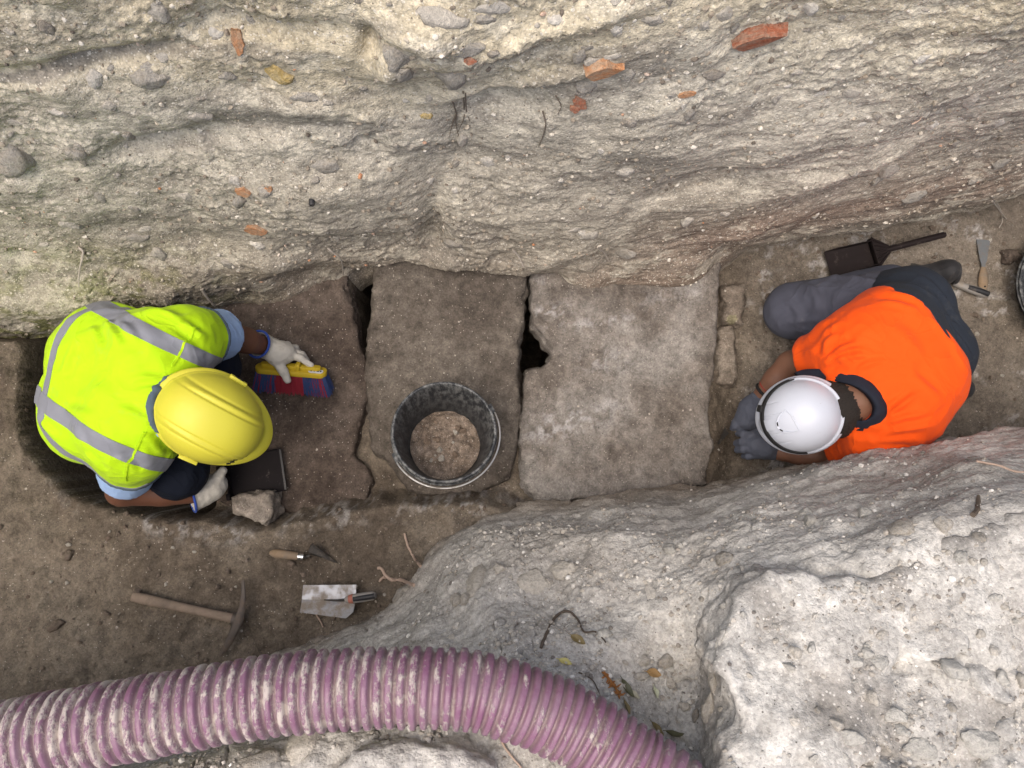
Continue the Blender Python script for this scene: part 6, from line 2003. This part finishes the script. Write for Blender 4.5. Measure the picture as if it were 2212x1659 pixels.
# ---- roots, twigs, leaves
ROOT = simple('dry_root', (0.40, 0.30, 0.235), 0.85, var=0.25, scale=40, bump=0.001, bscale=150)
ROOTG = simple('grey_root', (0.36, 0.325, 0.28), 0.85, var=0.2, scale=40)
ROOTD = simple('dark_rootlet', (0.14, 0.115, 0.09), 0.9)
TWIG = simple('dark_twig', (0.085, 0.066, 0.05), 0.85, var=0.3, scale=60)
def strand(name, pts, r0, r1, mat, parent=None, label=None, cat=None, lift=.006, names=('wall', 'bank', 'floor', 'crust', 'crust2'), hang=None, group=None):
    w = []
    for k, q in enumerate(pts):
        b = pick(q[0], q[1], names)
        if b is None: continue
        l_ = lift + (hang[k] if hang else 0)
        vd = (Vector((0, 0, CAM_H)) - Vector(b[0])).normalized()
        w.append(Vector(b[0]) + vd * l_)
    if len(w) < 2: return None
    A_ = np.array([tuple(q) for q in w])
    S_ = crom(A_, np.linspace(0, len(A_) - 1, 7 * len(A_)))
    jit = .0012 * np.stack([perlin(S_ * 60 + 3 * k) for k in range(3)], 1)
    S_ = S_ + jit
    rad = list(np.linspace(r0, r1, len(S_)) * (1 + .25 * perlin(S_ * 90)))
    mb = MB()
    org = Vector(S_[0]) if parent is None else Vector((0, 0, 0))
    mb.tube([Vector(q) - org for q in S_], rad, 6)
    o = mb.build(name, mat, parent)
    if parent is None: o.location = org
    if label: tag(o, label, cat, group)
    return o
strand('root', [(172, 536), (178, 552), (172, 590), (171, 622)], .0042, .0018, ROOTG, wall, hang=[0, .02, .05, .07])
strand('root', [(182, 545), (176, 562), (183, 572)], .003, .0012, ROOTG, wall, hang=[0, .02, .03])
strand('root', [(708, 540), (722, 552), (736, 570), (742, 596)], .0045, .0022, ROOTG, wall, hang=[0, .015, .03, .05])
strand('root', [(1112, 546), (1124, 560), (1128, 584)], .004, .002, ROOTG, wall, hang=[0, .015, .03])
strand('root', [(1296, 541), (1308, 552), (1315, 572)], .0035, .0015, ROOTG, wall, hang=[0, .015, .03])
strand('root', [(438, 630), (456, 652), (470, 668)], .006, .003, ROOTG, wall, hang=[.0, .04, .06])
strand('root', [(462, 660), (470, 666), (488, 658)], .003, .0012, ROOTG, wall, hang=[.04, .05, .06])
strand('root', [(980, 226), (986, 248), (984, 272), (990, 300)], .0022, .0008, ROOTD, wall); strand('root', [(1000, 200), (1004, 230), (1000, 262), (988, 290)], .0022, .0008, ROOTD, wall)
strand('root', [(1004, 205), (1008, 238), (1012, 268)], .0022, .0008, ROOTD, wall); strand('root', [(988, 250), (978, 275), (970, 300)], .0022, .0008, ROOTD, wall)
strand('root', [(1172, 240), (1176, 270), (1170, 300), (1164, 324)], .0022, .0008, ROOTD, wall); strand('root', [(1200, 210), (1210, 230), (1206, 250)], .0022, .0008, ROOTD, wall)
strand('root', [(2145, 430), (2160, 455), (2165, 478), (2158, 492)], .004, .0015, ROOTG, wall, hang=[0, .01, .02, .02]); strand('root', [(2150, 440), (2172, 468), (2190, 486)], .003, .0012, ROOTG, wall, hang=[0, .01, .02])
strand('root', [(1972, 275), (1985, 262), (1998, 250)], .0025, .0012, ROOT, wall, hang=[.02, .01, 0])
strand('root', [(871, 1154), (880, 1180), (894, 1202), (903, 1218)], .0035, .005, ROOT, None, 'straight pale root poking up from the foot of the bank', 'root', names=('floor', 'bank'))
strand('root', [(814, 1227), (822, 1230), (830, 1243), (846, 1250), (866, 1253), (888, 1258)], .0042, .0065, ROOT, None, 'twisted pinkish root above the square trowel', 'root', names=('floor', 'bank'))
strand('root', [(820, 1254), (826, 1246), (834, 1245)], .004, .005, ROOT, None, 'short side stub of the twisted root', 'root', names=('floor', 'bank'))
strand('root', [(684, 1330), (694, 1342), (700, 1354)], .003, .002, ROOT, None, 'thin pale root under the square trowel blade', 'root', names=('floor', 'bank'))
strand('root', [(1484, 1028), (1490, 1040), (1498, 1052)], .003, .004, ROOTG, None, 'small grey root at the lip of the near bank', 'root', names=('bank', 'floor'))
strand('twig', [(1167, 1398), (1178, 1375), (1200, 1330), (1225, 1316), (1245, 1335), (1262, 1358), (1288, 1366), (1309, 1386)], .0042, .0016, TWIG, None, 'long bent dark twig arched on the bank above the hose', 'twig', lift=.008)
strand('twig', [(1250, 1450), (1275, 1464), (1290, 1478), (1297, 1505)], .0016, .001, TWIG, None, 'thin curled twig tip beside the hose', 'twig', lift=.004)
strand('twig', [(2102, 1110), (2108, 1098), (2110, 1082), (2116, 1068)], .006, .004, TWIG, None, 'short dark twig stub high on the right bank', 'twig', lift=.006)
strand('twig', [(2110, 990), (2150, 1000), (2190, 1012), (2215, 1015)], .003, .003, ROOT, None, 'thin tan rootlet along the right end of the bank', 'twig', lift=.004)
strand('twig', [(1078, 1592), (1092, 1615), (1110, 1640), (1135, 1668)], .0028, .002, ROOT, None, 'pale straw stem poking out under the hose', 'twig', lift=.006)

def leaf_mat(name, c0, c1):
    m, nt, b = nodes_of(name)
    t = NT(nt)
    c = t.mix(t.noise(60, 4, 0.7), c0, c1)
    t.link(c, b.inputs['Base Color']); b.inputs['Roughness'].default_value = 0.55
    return m
LV = {'olive': leaf_mat('olive_leaf', (.14, .105, .04), (.22, .17, .075)), 'yellow': leaf_mat('yellow_leaf', (.42, .37, .11), (.55, .49, .19)), 'tan': leaf_mat('tan_leaf', (.27, .16, .06), (.36, .23, .10)),
      'pale': leaf_mat('pale_leaf', (.40, .42, .28), (.5, .51, .37)), 'dark': leaf_mat('dark_leaf', (.055, .055, .025), (.12, .115, .06)), 'cream': leaf_mat('cream_leaf', (.33, .30, .2), (.5, .47, .36))}
def leaf(px, py, ang, ln, wd, mat, label, curl=.25):
    b = pick(px, py, ('bank', 'crust'))
    R = basis(b[1], 0) @ Matrix.Rotation(ang, 3, 'Z')
    o = empty('fallen_leaf', tuple(Vector(b[0]) + Vector(b[1]) * .004)); o.rotation_euler = R.to_euler()
    tag(o, label, 'leaf', 'fallen leaves on the bank')
    n, m_ = 12, 6
    vs = []
    for i in range(n + 1):
        t = i / n
        w = wd * .5 * (math.sin(math.pi * min(1, t ** .85)) ** .8) + .0003
        for j in range(m_ + 1):
            s = (j / m_ - .5) * 2
            vs.append(((t - .5) * ln, s * w, abs(s) * w * .55 + curl * ln * (t - .5) ** 2 * 1.3 + .001 * math.sin(9 * t + 3 * s)))
    up_n = len(vs)
    vs += [(x_, y_, z_ - .0007) for x_, y_, z_ in vs]
    fs = []
    for i in range(n):
        for j in range(m_):
            a_ = i * (m_ + 1) + j
            fs.append((a_, a_ + m_ + 1, a_ + m_ + 2, a_ + 1)); fs.append((up_n + a_ + 1, up_n + a_ + m_ + 2, up_n + a_ + m_ + 1, up_n + a_))
    add('leaf_blade', new_mesh('leaf_blade', vs, fs), LV[mat], o)
    mb = MB(); mb.tube([(-ln * .68, 0, curl * ln * .35), (-ln * .5, 0, .001 + curl * ln * .32), (0, 0, .0005), (ln * .45, 0, curl * ln * .27)], [.0009, .0009, .0007, .0004], 6); mb.build('midrib', LV[mat], o)
    return o
leaf(1248, 1384, -.7, .042, .020, 'olive', 'olive brown leaf lying just below the bent dark twig')
leaf(1220, 1432, -.35, .032, .016, 'yellow', 'bright yellow-green leaf at the upper edge of the hose')
leaf(1410, 1454, -.1, .040, .020, 'tan', 'tan oval leaf beside the round grey pebble')
leaf(1352, 1488, -.9, .046, .020, 'dark', 'dark curled leaf next to the rusty brown frond', .5)
leaf(1367, 1503, -.4, .030, .014, 'cream', 'small cream leaf tip tucked under the dark curled leaf', .4)
leaf(1414, 1498, -1.2, .026, .014, 'pale', 'small pale green leaf right of the cream leaf tip')
leaf(1418, 1577, -.5, .040, .017, 'olive', 'olive leaf touching the hose, upper of the lowest two', .3)
leaf(1455, 1590, .35, .050, .020, 'dark', 'dark boat-shaped leaf lowest of all the leaves', .6)
leaf(1354, 1524, -1.1, .032, .016, 'olive', 'small olive leaf lying between the frond and the hose')
FRD = simple('rusty_frond', (0.28, 0.115, 0.03), .8, var=.35, scale=90)
b = pick(1322, 1472, ('bank',))
fo = empty('dry_frond', tuple(b[0])); tag(fo, 'rusty brown dried frond lying on the gravel above the hose', 'frond')
main = [(1300, 1448), (1312, 1460), (1325, 1476), (1334, 1492), (1342, 1504)]
mp = [Vector(pick(a_, b_, ('bank',))[0]) + Vector((0, 0, .008)) - Vector(b[0]) for a_, b_ in main]
mb = MB(); mb.tube(mp, [.002, .003, .003, .0025, .0015], 6); mb.build('stalk', FRD, fo)
for k in range(34):
    t = rnd.uniform(0, 3.6); i = int(t); c_ = mp[i].lerp(mp[i + 1], t - i)
    d_ = Vector((rnd.uniform(-1, 1), rnd.uniform(-1, 1), rnd.uniform(0, .5))).normalized() * rnd.uniform(.006, .017)
    mb = MB(); mb.tube([c_, c_ + d_ * .5 + Vector((0, 0, .002)), c_ + d_], [.0009, .0024, .0006], 5, squash=.4); mb.build('leaflet', FRD, fo)
# black peg driven into the section
b = pick(672, 440, ('wall',))
pg = empty('iron_peg', tuple(b[0])); tag(pg, 'short black iron peg stuck in the section', 'peg')
mb = MB(); d_ = Vector(b[1]); mb.tube([-d_ * .03, d_ * .012, d_ * .016], [.0085, .0085, .006], 10); mb.build('shaft', RUST2, pg) if False else mb.build('shaft', BLKP, pg)
